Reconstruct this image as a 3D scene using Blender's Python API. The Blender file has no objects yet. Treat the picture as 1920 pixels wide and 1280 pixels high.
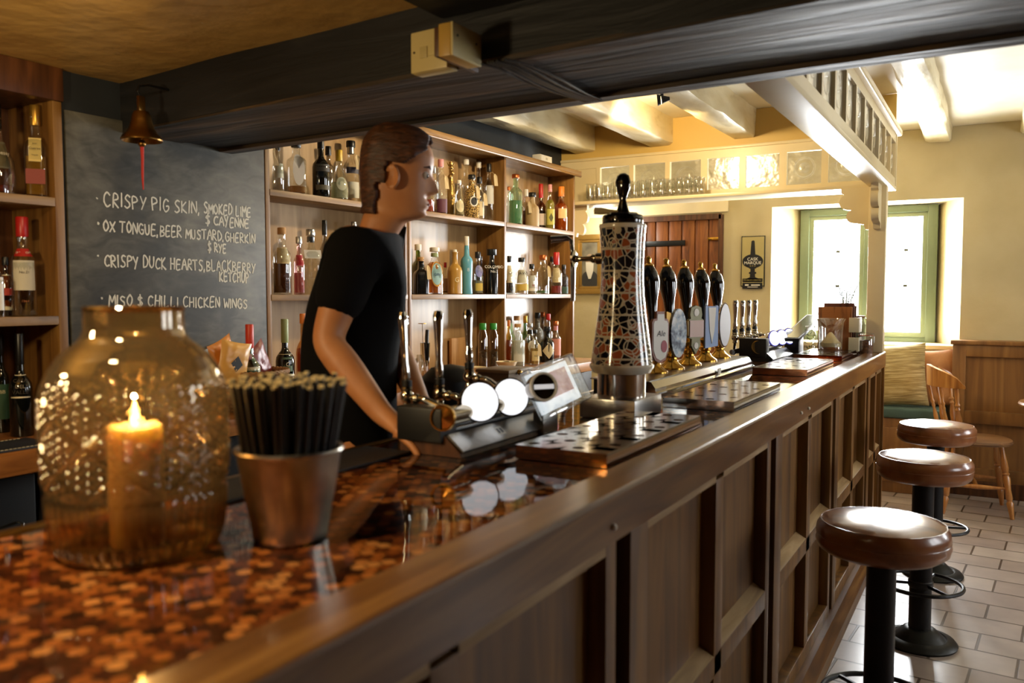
import bpy, bmesh, math, random
import numpy as np
from mathutils import Vector, Matrix
random.seed(7)
SC = bpy.context.scene
COL = SC.collection
PI = math.pi

# ------------------------------------------------------------------ camera
F, H, U0, V0, HOR, VX = 1560.0, 1.45, 960.0, 640.0, 550.0, 1870.0
PITCH = math.atan((V0 - HOR) / F)
YAW = math.atan((VX - U0) / math.hypot(F, V0 - HOR))
cam_d = bpy.data.cameras.new('camera')
cam_d.sensor_width = 36.0
cam_d.lens = F / 1920 * 36.0
cam_d.clip_start = 0.02
cam_d.dof.use_dof = True
cam_d.dof.focus_distance = 4.3
cam_d.dof.aperture_fstop = 3.2
cam = bpy.data.objects.new('camera', cam_d)
cam.location = (0, 0, H)
cam.rotation_euler = (PI / 2 - PITCH, 0, YAW)
COL.objects.link(cam)
SC.camera = cam

# ------------------------------------------------------------------ exposure, sky, big lights
SC.view_settings.view_transform = 'Standard'
SC.view_settings.look = 'None'
SC.view_settings.gamma = 1
SC.view_settings.use_curve_mapping = False
SC.view_settings.exposure = 0.12
SC.cycles.use_denoising = True
SC.cycles.max_bounces = 10
SC.cycles.transparent_max_bounces = 24
SC.cycles.caustics_reflective = False
SC.cycles.caustics_refractive = False
W = bpy.data.worlds.new('sky')
SC.world = W
W.use_nodes = True
bg = W.node_tree.nodes['Background']
bg.inputs[0].default_value = (0.93, 0.97, 1.0, 1)
bg.inputs[1].default_value = 6.0


def light(name, kind, loc, energy, color, size=0.1, size_y=None, aim=None, spot=None, blend=0.5):
    d = bpy.data.lights.new(name, kind)
    d.energy = energy
    d.color = color
    if kind == 'AREA':
        d.size = size
        if size_y:
            d.shape = 'RECTANGLE'
            d.size_y = size_y
    else:
        d.shadow_soft_size = size
    if kind == 'SPOT':
        d.spot_size = spot
        d.spot_blend = blend
    o = bpy.data.objects.new(name, d)
    o.location = loc
    if aim is not None:
        v = Vector(aim) - Vector(loc)
        o.rotation_euler = v.to_track_quat('-Z', 'Y').to_euler()
    COL.objects.link(o)
    return o


# daylight through the far window, and through the two windows of the side wall beyond the frame
light('daylight_far_window', 'AREA', (-0.91, 7.32, 1.60), 330, (0.95, 0.98, 1.0), 0.95, 1.05, aim=(-0.91, 0, 1.30))
light('daylight_side_window', 'AREA', (2.68, 5.6, 1.55), 27, (0.96, 0.98, 1.0), 1.0, 1.0, aim=(-2.6, 4.2, 1.2))
light('daylight_side_window', 'AREA', (2.68, 3.4, 1.55), 12, (0.96, 0.98, 1.0), 0.9, 1.0, aim=(-2.6, 3.6, 1.2))
# warm lamps; the two at the near bar are added fill
light('fill_above_near_bar', 'SPOT', (-1.0, 0.35, 2.08), 34, (1.0, 0.74, 0.42), 0.05, aim=(-1.0, 0.62, 1.1), spot=1.7, blend=.9)  # added spot, brightens the near bar top, bucket and candle
light('fill_beside_near_bar', 'POINT', (-1.75, 0.12, 1.72), 32, (1.0, 0.76, 0.42), 0.08)  # added out of view to brighten the ochre ceiling and side shelves
light('lamp_over_back_bar', 'SPOT', (-1.45, 3.6, 2.42), 62, (1.0, 0.78, 0.48), 0.05, aim=(-2.65, 3.9, 1.5), spot=2.2)
light('lamp_over_taps', 'SPOT', (-1.77, 4.45, 2.44), 48, (1.0, 0.75, 0.40), 0.05, aim=(-1.7, 5.6, 2.25), spot=2.5)
light('lamp_over_left_shelves', 'SPOT', (-1.6, 1.2, 2.1), 14, (1.0, 0.74, 0.42), 0.05, aim=(-2.7, 1.4, 1.3), spot=2.0)
light('wall_lamp_passage', 'POINT', (-2.95, 6.6, 2.05), 14, (1.0, 0.93, 0.80), 0.08)

# ------------------------------------------------------------------ picture geometry
_s, _c = math.sin(YAW), math.cos(YAW)
_fh, _r, _up = np.array([-_s, _c, 0]), np.array([_c, _s, 0]), np.array([0, 0, 1.0])
_fw = _fh * math.cos(PITCH) - _up * math.sin(PITCH)
_u = _fh * math.sin(PITCH) + _up * math.cos(PITCH)
CP = np.array([0, 0, H])


def ray(px, py): return _fw + _r * (px - U0) / F - _u * (py - V0) / F
def obl(px): return math.cos(math.atan((px - U0) / F))      # a round thing off the axis is seen widened by 1/this
def onx(px, py, x): d = ray(px, py); return Vector(CP + d * (x / d[0]))
def ony(px, py, y): d = ray(px, py); return Vector(CP + d * (y / d[1]))
def onz(px, py, z): d = ray(px, py); return Vector(CP + d * ((z - H) / d[2]))
def depth(p): return float((np.array(p) - CP) @ _fw)


BBP = np.array(ony(1077, 551, 5.25))           # right front edge of the back bar shelving
_d = ray(1900, 550); _d = _d / np.linalg.norm(_d)
BBD = np.array([_d[0], _d[1], 0]); BBD /= np.linalg.norm(BBD)
BBN = np.array([BBD[1], -BBD[0], 0])           # into the room
BBROT = math.atan2(-BBD[0], BBD[1])


def onB(px, py, off=0.0):
    d = ray(px, py)
    return Vector(CP + d * (((BBP + BBN * off - CP) @ BBN) / (d @ BBN)))


def bbx(y): return BBP[0] + (y - BBP[1]) * BBD[0] / BBD[1]


# ------------------------------------------------------------------ materials
def new_mat(name):
    m = bpy.data.materials.new(name)
    m.use_nodes = True
    nt = m.node_tree
    return m, nt, nt.nodes['Principled BSDF'], nt.nodes['Material Output']


def hexc(c):
    if isinstance(c, str):
        c = c.lstrip('#')
        v = [int(c[i:i + 2], 16) / 255 for i in (0, 2, 4)]
        return tuple((x / 12.92 if x <= 0.04045 else ((x + 0.055) / 1.055) ** 2.4) for x in v) + (1,)
    return tuple(c) + ((1,) if len(c) == 3 else ())


_cache = {}


def plain(col, rough=0.5, metal=0.0, coat=0.0, emit=0.0, spec=0.5, bump=0.0, bscale=40, sheen=0.0):
    key = ('p', col, rough, metal, coat, emit, spec, bump, bscale, sheen)
    if key in _cache: return _cache[key]
    m, nt, b, o = new_mat('mat')
    b.inputs['Base Color'].default_value = hexc(col)
    b.inputs['Roughness'].default_value = rough
    b.inputs['Metallic'].default_value = metal
    b.inputs['Coat Weight'].default_value = coat
    b.inputs['Coat Roughness'].default_value = 0.08
    b.inputs['Specular IOR Level'].default_value = spec
    b.inputs['Sheen Weight'].default_value = sheen
    if emit:
        b.inputs['Emission Color'].default_value = hexc(col)
        b.inputs['Emission Strength'].default_value = emit
    if bump:
        tc = nt.nodes.new('ShaderNodeTexCoord'); n = nt.nodes.new('ShaderNodeTexNoise'); bp = nt.nodes.new('ShaderNodeBump')
        n.inputs['Scale'].default_value = bscale; n.inputs['Detail'].default_value = 5
        bp.inputs['Strength'].default_value = bump; bp.inputs['Distance'].default_value = 0.01
        nt.links.new(tc.outputs['Object'], n.inputs['Vector']); nt.links.new(n.outputs[0], bp.inputs['Height'])
        nt.links.new(bp.outputs[0], b.inputs['Normal'])
    _cache[key] = m
    return m


def ramp(nt, fac, stops):
    r = nt.nodes.new('ShaderNodeValToRGB')
    el = r.color_ramp.elements
    while len(el) < len(stops): el.new(0.5)
    for e, (p, c) in zip(el, stops):
        e.position = p; e.color = hexc(c)
    if fac is not None: nt.links.new(fac, r.inputs[0])
    return r.outputs[0]


def noise_mat(name, stops, scale=(1, 1, 1), nscale=5, detail=6, dist=0.0, rough=0.5, metal=0.0, bump=0.2, bdist=0.004,
              coat=0.0, rvar=0.0, spec=0.5, bscale=None):
    m, nt, b, o = new_mat(name)
    tc = nt.nodes.new('ShaderNodeTexCoord'); mp = nt.nodes.new('ShaderNodeMapping'); n = nt.nodes.new('ShaderNodeTexNoise')
    mp.inputs['Scale'].default_value = scale
    n.inputs['Scale'].default_value = nscale; n.inputs['Detail'].default_value = detail; n.inputs['Distortion'].default_value = dist
    nt.links.new(tc.outputs['Object'], mp.inputs['Vector']); nt.links.new(mp.outputs[0], n.inputs['Vector'])
    nt.links.new(ramp(nt, n.outputs[0], stops), b.inputs['Base Color'])
    b.inputs['Roughness'].default_value = rough; b.inputs['Metallic'].default_value = metal
    b.inputs['Coat Weight'].default_value = coat; b.inputs['Coat Roughness'].default_value = 0.12
    b.inputs['Specular IOR Level'].default_value = spec
    if rvar:
        mr = nt.nodes.new('ShaderNodeMapRange')
        mr.inputs['To Min'].default_value = rough - rvar; mr.inputs['To Max'].default_value = rough + rvar
        nt.links.new(n.outputs[0], mr.inputs[0]); nt.links.new(mr.outputs[0], b.inputs['Roughness'])
    if bump:
        bp = nt.nodes.new('ShaderNodeBump'); bp.inputs['Strength'].default_value = bump; bp.inputs['Distance'].default_value = bdist
        src = n
        if bscale:
            src = nt.nodes.new('ShaderNodeTexNoise'); src.inputs['Scale'].default_value = bscale; src.inputs['Detail'].default_value = 4
            nt.links.new(tc.outputs['Object'], src.inputs['Vector'])
        nt.links.new(src.outputs[0], bp.inputs['Height']); nt.links.new(bp.outputs[0], b.inputs['Normal'])
    return m


def wood(name, dark, mid, lite, axis='Y', rough=0.4, coat=0.0, fine=1.0, bump=0.12):
    sc = {'X': (1.3, 16, 16), 'Y': (16, 1.3, 16), 'Z': (16, 16, 1.3)}[axis]
    return noise_mat(name, [(0.25, dark), (0.48, mid), (0.75, lite)], tuple(s * fine for s in sc), 1.6, 8, 1.1, rough, bump=bump,
                     bdist=0.002, coat=coat)


def glass(name, tint=(1, 1, 1), rough=0.0, edge=0.12, bump=0.0, bscale=30, white=1.0):
    """clear thin glass: what is behind shows through, the surface mirrors the room at grazing angles"""
    key = ('g', name, tint, rough, edge, bump, bscale)
    if key in _cache: return _cache[key]
    m, nt, b, o = new_mat(name)
    nt.nodes.remove(b)
    t = nt.nodes.new('ShaderNodeBsdfTransparent'); t.inputs[0].default_value = hexc(tint)
    g = nt.nodes.new('ShaderNodeBsdfGlossy'); g.inputs['Roughness'].default_value = rough
    g.inputs[0].default_value = (white, white, white, 1)
    lw = nt.nodes.new('ShaderNodeLayerWeight'); lw.inputs[0].default_value = 0.25
    mr = nt.nodes.new('ShaderNodeMapRange'); mr.inputs['To Min'].default_value = edge * 0.5; mr.inputs['To Max'].default_value = 0.75
    mx = nt.nodes.new('ShaderNodeMixShader')
    if bump:
        tc = nt.nodes.new('ShaderNodeTexCoord'); n = nt.nodes.new('ShaderNodeTexNoise'); bp = nt.nodes.new('ShaderNodeBump')
        n.inputs['Scale'].default_value = bscale; bp.inputs['Strength'].default_value = bump; bp.inputs['Distance'].default_value = 0.01
        nt.links.new(tc.outputs['Object'], n.inputs['Vector']); nt.links.new(n.outputs[0], bp.inputs['Height'])
        nt.links.new(bp.outputs[0], g.inputs['Normal']); nt.links.new(bp.outputs[0], lw.inputs['Normal'])
    nt.links.new(lw.outputs['Facing'], mr.inputs[0]); nt.links.new(mr.outputs[0], mx.inputs[0])
    nt.links.new(t.outputs[0], mx.inputs[1]); nt.links.new(g.outputs[0], mx.inputs[2]); nt.links.new(mx.outputs[0], o.inputs['Surface'])
    _cache[key] = m
    return m


OAK = wood('oak_along', '#604420', '#846233', '#a17d49', 'Y', 0.42)
OAKZ = wood('oak_upright', '#583917', '#7b5527', '#97713c', 'Z', 0.42)
OAKBACK = wood('oak_back_panel', '#8f6d42', '#a78558', '#bb9a6c', 'Z', 0.33, fine=0.6)
OAKDK = wood('dark_oak', '#2e180b', '#4c2b14', '#6b4020', 'Z', 0.45)
BARW = wood('bar_oak_upright', '#432a10', '#66441c', '#8a622d', 'Z', 0.4, coat=0.08, fine=0.6)
BARY = wood('bar_oak_along', '#3a230e', '#5f3c18', '#86602f', 'Y', 0.3, coat=0.2, fine=0.8)
BARWORN = wood('worn_bar_oak', '#6e5336', '#97794f', '#b79c74', 'Y', 0.5)
DOORW = wood('door_oak', '#4c2408', '#7e4415', '#9c5c22', 'Z', 0.4)
SETTLE = wood('settle_oak', '#5f3d1e', '#7c552c', '#926939', 'Z', 0.4, fine=.6)
PINE = wood('varnished_chair_wood', '#7d4b1f', '#a96f36', '#c6914f', 'Z', 0.3, coat=0.4)
BLACKBEAM = noise_mat('black_painted_beam', [(0.3, '#0b0b0c'), (0.6, '#17171a'), (0.8, '#2a2723')], (0.8, 9, 9), 2, 8, 0.8, 0.62, bump=0.6, bdist=0.01)
BEAMWORN = noise_mat('worn_beam_underside', [(0.3, '#140f0a'), (0.5, '#3a2c1d'), (0.75, '#745b40')], (0.8, 10, 10), 2, 8, 0.9, 0.6, bump=0.6, bdist=0.01)
BLACKWALL = noise_mat('black_painted_wall', [(0.3, '#15181c'), (0.7, '#22272c')], (1, 1, 1), 4, 4, 0, 0.6, bump=0.2)
CREAM = noise_mat('cream_plaster', [(0.3, '#b5a57c'), (0.7, '#c1b28b')], (1, 1, 1), 3, 4, 0, 0.7, bump=0.35, bdist=0.01, bscale=9)
CREAMW = noise_mat('cream_painted_wood', [(0.3, '#dccaa0'), (0.7, '#e8d9b4')], (1, 1, 1), 3, 3, 0, 0.35, bump=0.1, bscale=14)
JOISTP = noise_mat('cream_painted_joist', [(0.25, '#bfae84'), (0.4, '#dccfa8'), (0.7, '#e9dfc0')], (3, 1, 3), 4, 7, 0.4, 0.45, bump=0.6, bdist=0.012)
GOLDCEIL = noise_mat('ochre_ceiling_paint', [(0.3, '#bd9450'), (0.7, '#d3ab64')], (1, 1, 1), 3, 4, 0, 0.36, bump=0.55, bdist=0.02, bscale=7)
FARCEIL = noise_mat('pale_ceiling_paint', [(0.3, '#e3dac0'), (0.7, '#efe8d4')], (1, 1, 1), 3, 4, 0, 0.6, bump=0.3, bdist=0.01, bscale=6)
CHROME = plain('#d8d8d6', 0.08, 1.0)
STEEL = plain('#a8a7a3', 0.28, 1.0, bump=0.05, bscale=60)
BRASS = plain('#c79a45', 0.18, 1.0)
OLDBRASS = plain('#8a6a34', 0.38, 1.0, bump=0.15, bscale=60)
GUN = plain('#3a3530', 0.25, 1.0)
BLACKGLOSS = plain('#060606', 0.1, 0.0, coat=0.6)
BLACKPL = plain('#0b0b0c', 0.45)
BLACKIRON = plain('#0d0d0f', 0.4, 0.3, bump=0.1)
WHITEPL = plain('#e9e4d6', 0.35)
COPPER = plain('#b46a3c', 0.2, 1.0, bump=0.08, bscale=30)
TANLEATHER = noise_mat('brown_leather', [(0.3, '#64391d'), (0.5, '#8e552e'), (0.75, '#ab7244')], (1, 1, 1), 9, 6, 0.6, 0.3, bump=0.35, bdist=0.005, coat=.5)
CREAMPAPER = plain('#d9cda8', 0.7)


# ------------------------------------------------------------------ mesh building
class MB:
    def __init__(s): s.bm = bmesh.new(); s.M = Matrix.Identity(4)

    def box(s, a, b, bev=0.0, seg=2):
        a, b = Vector(a), Vector(b)
        c = (a + b) / 2; d = b - a
        r = bmesh.ops.create_cube(s.bm, size=1.0, matrix=s.M @ Matrix.Translation(c) @ Matrix.Diagonal((abs(d.x), abs(d.y), abs(d.z), 1)))
        if bev:
            es = set(e for v in r['verts'] for e in v.link_edges)
            bmesh.ops.bevel(s.bm, geom=list(es), offset=bev, segments=seg, profile=0.6, affect='EDGES')
        return s

    def lathe(s, prof, seg=24, c=(0, 0, 0), n=2.0, flat=1.0, a0=0.0, a1=2 * PI, cap=True, rot=None, thick=None):
        """prof: (r, z) pairs; n > 2 squares the section off, flat squeezes y"""
        c = Vector(c)
        full = abs(a1 - a0 - 2 * PI) < 1e-6
        k = seg if full else seg + 1
        rows = []
        R = s.M @ Matrix.Translation(c) @ (rot if rot is not None else Matrix.Identity(4))
        for r, z in prof:
            row = []
            for i in range(k):
                a = a0 + (a1 - a0) * i / seg
                ca, sa = math.cos(a), math.sin(a)
                q = r if n == 2 else r * (abs(ca) ** n + abs(sa) ** n) ** (-1.0 / n)
                row.append(s.bm.verts.new(R @ Vector((q * ca, q * sa * flat, z))))
            rows.append(row)
        m = k if full else k - 1
        for j in range(len(rows) - 1):
            for i in range(m):
                i2 = (i + 1) % k
                try: s.bm.faces.new((rows[j][i], rows[j][i2], rows[j + 1][i2], rows[j + 1][i]))
                except ValueError: pass
        if cap and full:
            if prof[0][0] > 1e-5: s.bm.faces.new(rows[0][::-1])
            if prof[-1][0] > 1e-5: s.bm.faces.new(rows[-1])
        return s

    def cyl(s, a, b, r, r2=None, seg=16):
        a, b = Vector(a), Vector(b)
        q = (b - a).to_track_quat('Z', 'Y').to_matrix().to_4x4()
        L = (b - a).length
        return s.lathe([(r, 0), (r if r2 is None else r2, L)], seg, a, rot=q)

    def lathe_dir(s, a, d, prof, seg=24, n=2.0, flat=1.0):
        q = Vector(d).to_track_quat('Z', 'Y').to_matrix().to_4x4()
        return s.lathe(prof, seg, a, n, flat, rot=q)

    def tube(s, pts, r, seg=8, closed=False):
        pts = [Vector(p) for p in pts]
        N = len(pts); rows = []
        rr = r if isinstance(r, (list, tuple)) else [r] * N
        up = Vector((0, 0, 1))
        prev = None
        for i, p in enumerate(pts):
            if closed: t = pts[(i + 1) % N] - pts[i - 1]
            else: t = pts[min(i + 1, N - 1)] - pts[max(i - 1, 0)]
            t.normalize()
            if prev is None:
                x = t.cross(up)
                if x.length < 1e-3: x = t.cross(Vector((1, 0, 0)))
            else: x = prev - t * prev.dot(t)
            x.normalize(); prev = x
            y = t.cross(x)
            rows.append([s.bm.verts.new(s.M @ (p + (x * math.cos(2 * PI * k / seg) + y * math.sin(2 * PI * k / seg)) * rr[i])) for k in range(seg)])
        for i in range(N if closed else N - 1):
            A, Bq = rows[i], rows[(i + 1) % N]
            for k in range(seg):
                s.bm.faces.new((A[k], A[(k + 1) % seg], Bq[(k + 1) % seg], Bq[k]))
        if not closed:
            s.bm.faces.new(rows[0][::-1]); s.bm.faces.new(rows[-1])
        return s

    def prism(s, outline, vec, M=None):
        """outline: 3-D points of a planar loop, pushed along vec"""
        T = s.M if M is None else s.M @ M
        a = [s.bm.verts.new(T @ Vector(p)) for p in outline]
        b = [s.bm.verts.new(T @ (Vector(p) + Vector(vec))) for p in outline]
        n = len(a)
        s.bm.faces.new(a[::-1]); s.bm.faces.new(b)
        for i in range(n): s.bm.faces.new((a[i], a[(i + 1) % n], b[(i + 1) % n], b[i]))
        return s

    def raw(s, verts, faces):
        vs = [s.bm.verts.new(s.M @ Vector(v)) for v in verts]
        for f in faces:
            try: s.bm.faces.new([vs[i] for i in f])
            except ValueError: pass
        return s

    def sphere(s, c, r, sx=1, sy=1, sz=1, u=20, v=12):
        bmesh.ops.create_uvsphere(s.bm, u_segments=u, v_segments=v, radius=r, matrix=s.M @ Matrix.Translation(Vector(c)) @ Matrix.Diagonal((sx, sy, sz, 1)))
        return s

    def mesh(s, name, smooth=True, ang=40):
        bmesh.ops.recalc_face_normals(s.bm, faces=s.bm.faces)
        me = bpy.data.meshes.new(name)
        s.bm.to_mesh(me); s.bm.free()
        if smooth:
            me.shade_smooth()
            me.set_sharp_from_angle(angle=math.radians(ang))
        return me


def obj(name, mb, m, parent=None, smooth=True, ang=40, label=None):
    me = mb.mesh(name, smooth, ang) if isinstance(mb, MB) else mb
    o = bpy.data.objects.new(name, me)
    for mm in (m if isinstance(m, (list, tuple)) else [m]): me.materials.append(mm)
    if parent: o.parent = parent
    if label: o['label'] = label
    COL.objects.link(o)
    return o


def tag(o, label, cat, group=None, kind=None):
    o['label'] = label; o['category'] = cat
    if group: o['group'] = group
    if kind: o['kind'] = kind
    return o


def thing(name, label, cat, loc=(0, 0, 0), rotz=0.0, group=None):
    o = bpy.data.objects.new(name, None)
    o.empty_display_size = 0.05
    o.location = loc; o.rotation_euler = (0, 0, rotz)
    COL.objects.link(o)
    return tag(o, label, cat, group)


def struct(name, mb, m, parent=None, label=None, **k):
    o = obj(name, mb, m, parent, **k)
    if not parent: o['kind'] = 'structure'
    if label: o['label'] = label
    return o


def copy_tree(o, parent=None):
    c = o.copy(); COL.objects.link(c); c.parent = parent
    for ch in list(o.children): copy_tree(ch, c)
    return c


def text_mesh(txt, size, bold=0.0, align='CENTER', shear=0.0, space=1.0):
    cu = bpy.data.curves.new('lettering', 'FONT')
    cu.body = txt; cu.size = size; cu.align_x = align; cu.align_y = 'CENTER'; cu.offset = bold; cu.shear = shear
    cu.space_character = space; cu.resolution_u = 3
    o = bpy.data.objects.new('lettering', cu)
    me = bpy.data.meshes.new_from_object(o)
    vs = [tuple(v.co) for v in me.vertices]; fs = [tuple(p.vertices) for p in me.polygons]
    bpy.data.objects.remove(o); bpy.data.meshes.remove(me)
    return vs, fs


def lettering(txt, size, m, parent, fn, bold=0.0, name='lettering', **k):
    """lettering lying on a surface; fn maps flat (x, y) to a place on that surface"""
    vs, fs = text_mesh(txt, size, bold, **k)
    b = MB(); b.raw([fn(v[0], v[1]) for v in vs], fs)
    return obj(name, b, m, parent, smooth=False)


def skin(name, chain, edges, m, parent=None, sub=2, root=0):
    me = bpy.data.meshes.new(name)
    me.from_pydata([c[0] for c in chain], edges, [])
    o = bpy.data.objects.new(name, me); COL.objects.link(o)
    md = o.modifiers.new('skin', 'SKIN'); md.use_smooth_shade = True; md.use_x_symmetry = False
    for i, c in enumerate(chain):
        r = c[1]
        me.skin_vertices[0].data[i].radius = r if isinstance(r, tuple) else (r, r)
        me.skin_vertices[0].data[i].use_root = (i == root)
    sb = o.modifiers.new('sub', 'SUBSURF'); sb.levels = sub; sb.render_levels = sub
    dg = bpy.context.evaluated_depsgraph_get()
    new = bpy.data.meshes.new_from_object(o.evaluated_get(dg))
    o.modifiers.clear(); o.data = new; bpy.data.meshes.remove(me)
    new.name = name; new.materials.clear(); new.materials.append(m); new.shade_smooth()
    if parent: o.parent = parent
    return o

# ================================================================== THE ROOM
XL, XR, YB, YF = -2.93, 2.62, -1.6, 6.9
ZN, ZF = 2.17, 2.66


def tile_mat():
    m, nt, b, o = new_mat('quarry_tiles')
    tc = nt.nodes.new('ShaderNodeTexCoord'); mp = nt.nodes.new('ShaderNodeMapping'); br = nt.nodes.new('ShaderNodeTexBrick')
    mp.inputs['Rotation'].default_value = (0, 0, math.radians(4))
    nz = nt.nodes.new('ShaderNodeTexNoise'); nz.inputs['Scale'].default_value = 6; nz.inputs['Detail'].default_value = 6
    br.inputs['Scale'].default_value = 1.0
    br.inputs['Brick Width'].default_value = 0.30; br.inputs['Row Height'].default_value = 0.20
    br.inputs['Mortar Size'].default_value = 0.006; br.inputs['Mortar Smooth'].default_value = 0.3
    br.inputs['Color1'].default_value = hexc('#a39083'); br.inputs['Color2'].default_value = hexc('#bbaa9b'); br.inputs['Mortar'].default_value = hexc('#5b4a3a')
    mx = nt.nodes.new('ShaderNodeMixRGB'); mx.blend_type = 'MULTIPLY'; mx.inputs[0].default_value = 0.5
    nt.links.new(tc.outputs['Object'], mp.inputs['Vector']); nt.links.new(mp.outputs[0], br.inputs['Vector']); nt.links.new(tc.outputs['Object'], nz.inputs['Vector'])
    nt.links.new(br.outputs['Color'], mx.inputs[1]); nt.links.new(nz.outputs[0], mx.inputs[2]); nt.links.new(mx.outputs[0], b.inputs['Base Color'])
    bp = nt.nodes.new('ShaderNodeBump'); bp.inputs['Strength'].default_value = 0.5; bp.inputs['Distance'].default_value = 0.006; bp.invert = True
    ad = nt.nodes.new('ShaderNodeMath'); ad.operation = 'MULTIPLY_ADD'; ad.inputs[1].default_value = 0.3
    nt.links.new(nz.outputs[0], ad.inputs[0]); nt.links.new(br.outputs['Fac'], ad.inputs[2])
    nt.links.new(ad.outputs[0], bp.inputs['Height']); nt.links.new(bp.outputs[0], b.inputs['Normal'])
    b.inputs['Roughness'].default_value = 0.3
    return m


struct('floor', MB().box((-3.7, YB - .1, -.1), (XR + .1, YF + .5, 0)), tile_mat())
XWE = 5.46                                        # where the dark wall behind the back bar ends
_q = MB(); _q.M = Matrix.Translation((BBP[0], BBP[1], 0)) @ Matrix.Rotation(BBROT, 4, 'Z'); _q.box((-.42, -7.0, 0), (-.283, .345, ZF)); struct('wall_left', _q, BLACKWALL)
struct('wall_passage', MB().box((-3.72, XWE - .12, 0), (-3.6, YF, ZF)).box((-3.6, XWE - .1, 0), (-2.965, XWE, ZF)), CREAM)
# far wall with a door opening and a splayed window opening
WX0, WX1, WZ0, WZ1 = -1.59, -.23, 1.055, 2.145
DX0, DX1, DZ = -2.72, -2.0, 2.105
b = MB()
b.box((-3.7, YF, 0), (DX0, YF + .42, ZF)); b.box((DX0, YF, DZ), (DX1, YF + .42, ZF)); b.box((DX1, YF, 0), (WX0, YF + .42, ZF))
b.box((WX0, YF, 0), (WX1, YF + .42, WZ0)); b.box((WX0, YF, WZ1), (WX1, YF + .42, ZF)); b.box((WX1, YF, 0), (XR + .1, YF + .42, ZF))
b.prism([(WX0, YF + .001, WZ0), (WX0, YF + .42, WZ0), (-1.42, YF + .42, WZ0)], (0, 0, WZ1 - WZ0))
b.prism([(WX1, YF + .001, WZ0), (WX1, YF + .42, WZ0), (-.42, YF + .42, WZ0)], (0, 0, WZ1 - WZ0))
struct('wall_back', b, CREAM)
# side wall beyond the right of the frame: two window openings that let the daylight in
b = MB()
wins = [(2.9, 3.9), (5.1, 6.1)]
b.box((XR, YB, 0), (XR + .12, YF, 1.0)).box((XR, YB, 2.1), (XR + .12, YF, ZF))
ys = [YB] + [v for w in wins for v in w] + [YF]
for i in range(0, len(ys), 2): b.box((XR, ys[i], 1.0), (XR + .12, ys[i + 1], 2.1))
struct('wall_right', b, SETTLE)
struct('wall_front', MB().box((XL, YB - .12, 0), (XR, YB, ZF)), OAKDK)


def wavy_slab(x0, x1, y0, y1, z, th, amp, step=.12):
    b = MB(); nx, ny = max(2, int((x1 - x0) / step)), max(2, int((y1 - y0) / step))
    vs, fs = [], []
    from mathutils import noise
    for j in range(ny + 1):
        for i in range(nx + 1):
            x, y = x0 + (x1 - x0) * i / nx, y0 + (y1 - y0) * j / ny
            vs.append((x, y, z + amp * noise.noise(Vector((x * 2.1, y * 2.1, 3)))))
    for j in range(ny):
        for i in range(nx):
            a = j * (nx + 1) + i
            fs.append((a, a + 1, a + nx + 2, a + nx + 1))
    b.raw(vs, fs); b.box((x0, y0, z + th * .5), (x1, y1, z + th))
    return b


struct('ceiling', wavy_slab(XL - .1, XR, YB, 1.95, ZN, .1, .008), GOLDCEIL, label='low ochre gloss-painted ceiling over the near end of the bar')
struct('ceiling', wavy_slab(-3.7, XR + .1, 2.0, YF + .3, ZF, .1, .006), FARCEIL, label='pale ceiling between cream joists at the far end')


def nb(x): return 1.822 - .066 * (x + 2.6)       # near and far lower edges of the big beam (it runs a little askew)
def fb(x): return 2.289 - .048 * (x + 2.6)


def askew(x0, x1, f0, f1, z0, z1, seg=14, jit=.004):
    b = MB(); rows = []
    for i in range(seg + 1):
        x = x0 + (x1 - x0) * i / seg
        j = lambda: random.uniform(-jit, jit)
        rows.append([(x, f0(x) + j(), z0 + j()), (x, f1(x) + j(), z0 + j()), (x, f1(x), z1), (x, f0(x), z1)])
    vs = [p for r in rows for p in r]; fs = [(3, 2, 1, 0), tuple(seg * 4 + k for k in range(4))]
    for i in range(seg):
        for k in range(4):
            a = i * 4 + k; c = i * 4 + (k + 1) % 4
            fs.append((a, c, c + 4, a + 4))
    return b.raw(vs, fs)


t1 = struct('trim_1', askew(XL, XR, nb, fb, 2.006, ZF), BLACKBEAM, label='heavy black ceiling beam crossing above the bar', ang=60)
struct('worn_board', askew(XL + .02, XR, nb, lambda x: nb(x) + .5 * (fb(x) - nb(x)), 1.998, 2.01, jit=.002), BEAMWORN, t1)
struct('worn_edge', askew(XL + .02, XR, lambda x: fb(x) - .06, fb, 1.994, 2.01, jit=.002), BEAMWORN, t1)
struct('trim_2', MB().box((-1.215, YB, 2.128), (1.2, 1.74, ZN + .05), .012), BLACKBEAM, label='black boarded beam running overhead towards the camera')


def joist(n, x0, x1, y0, y1, z):
    b = MB(); seg = 22; vs = []; fs = []
    for i in range(seg + 1):
        y = y0 + (y1 - y0) * i / seg
        j = lambda a=.007: random.uniform(-a, a)
        vs += [(x0 + j(), y, z + .012 + j()), (x0 + .016 + j(), y, z + j(.004)), (x1 - .016 + j(), y, z + j(.004)), (x1 + j(), y, z + .012 + j()), (x1 + j(), y, ZF + .03), (x0 + j(), y, ZF + .03)]
    for i in range(seg):
        for k in range(6):
            a = i * 6 + k; c = i * 6 + (k + 1) % 6
            fs.append((a, c, c + 6, a + 6))
    fs += [tuple(range(5, -1, -1)), tuple(seg * 6 + k for k in range(6))]
    struct('trim_%d' % n, b.raw(vs, fs), JOISTP, ang=50, label='cream painted ceiling joist')


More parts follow.
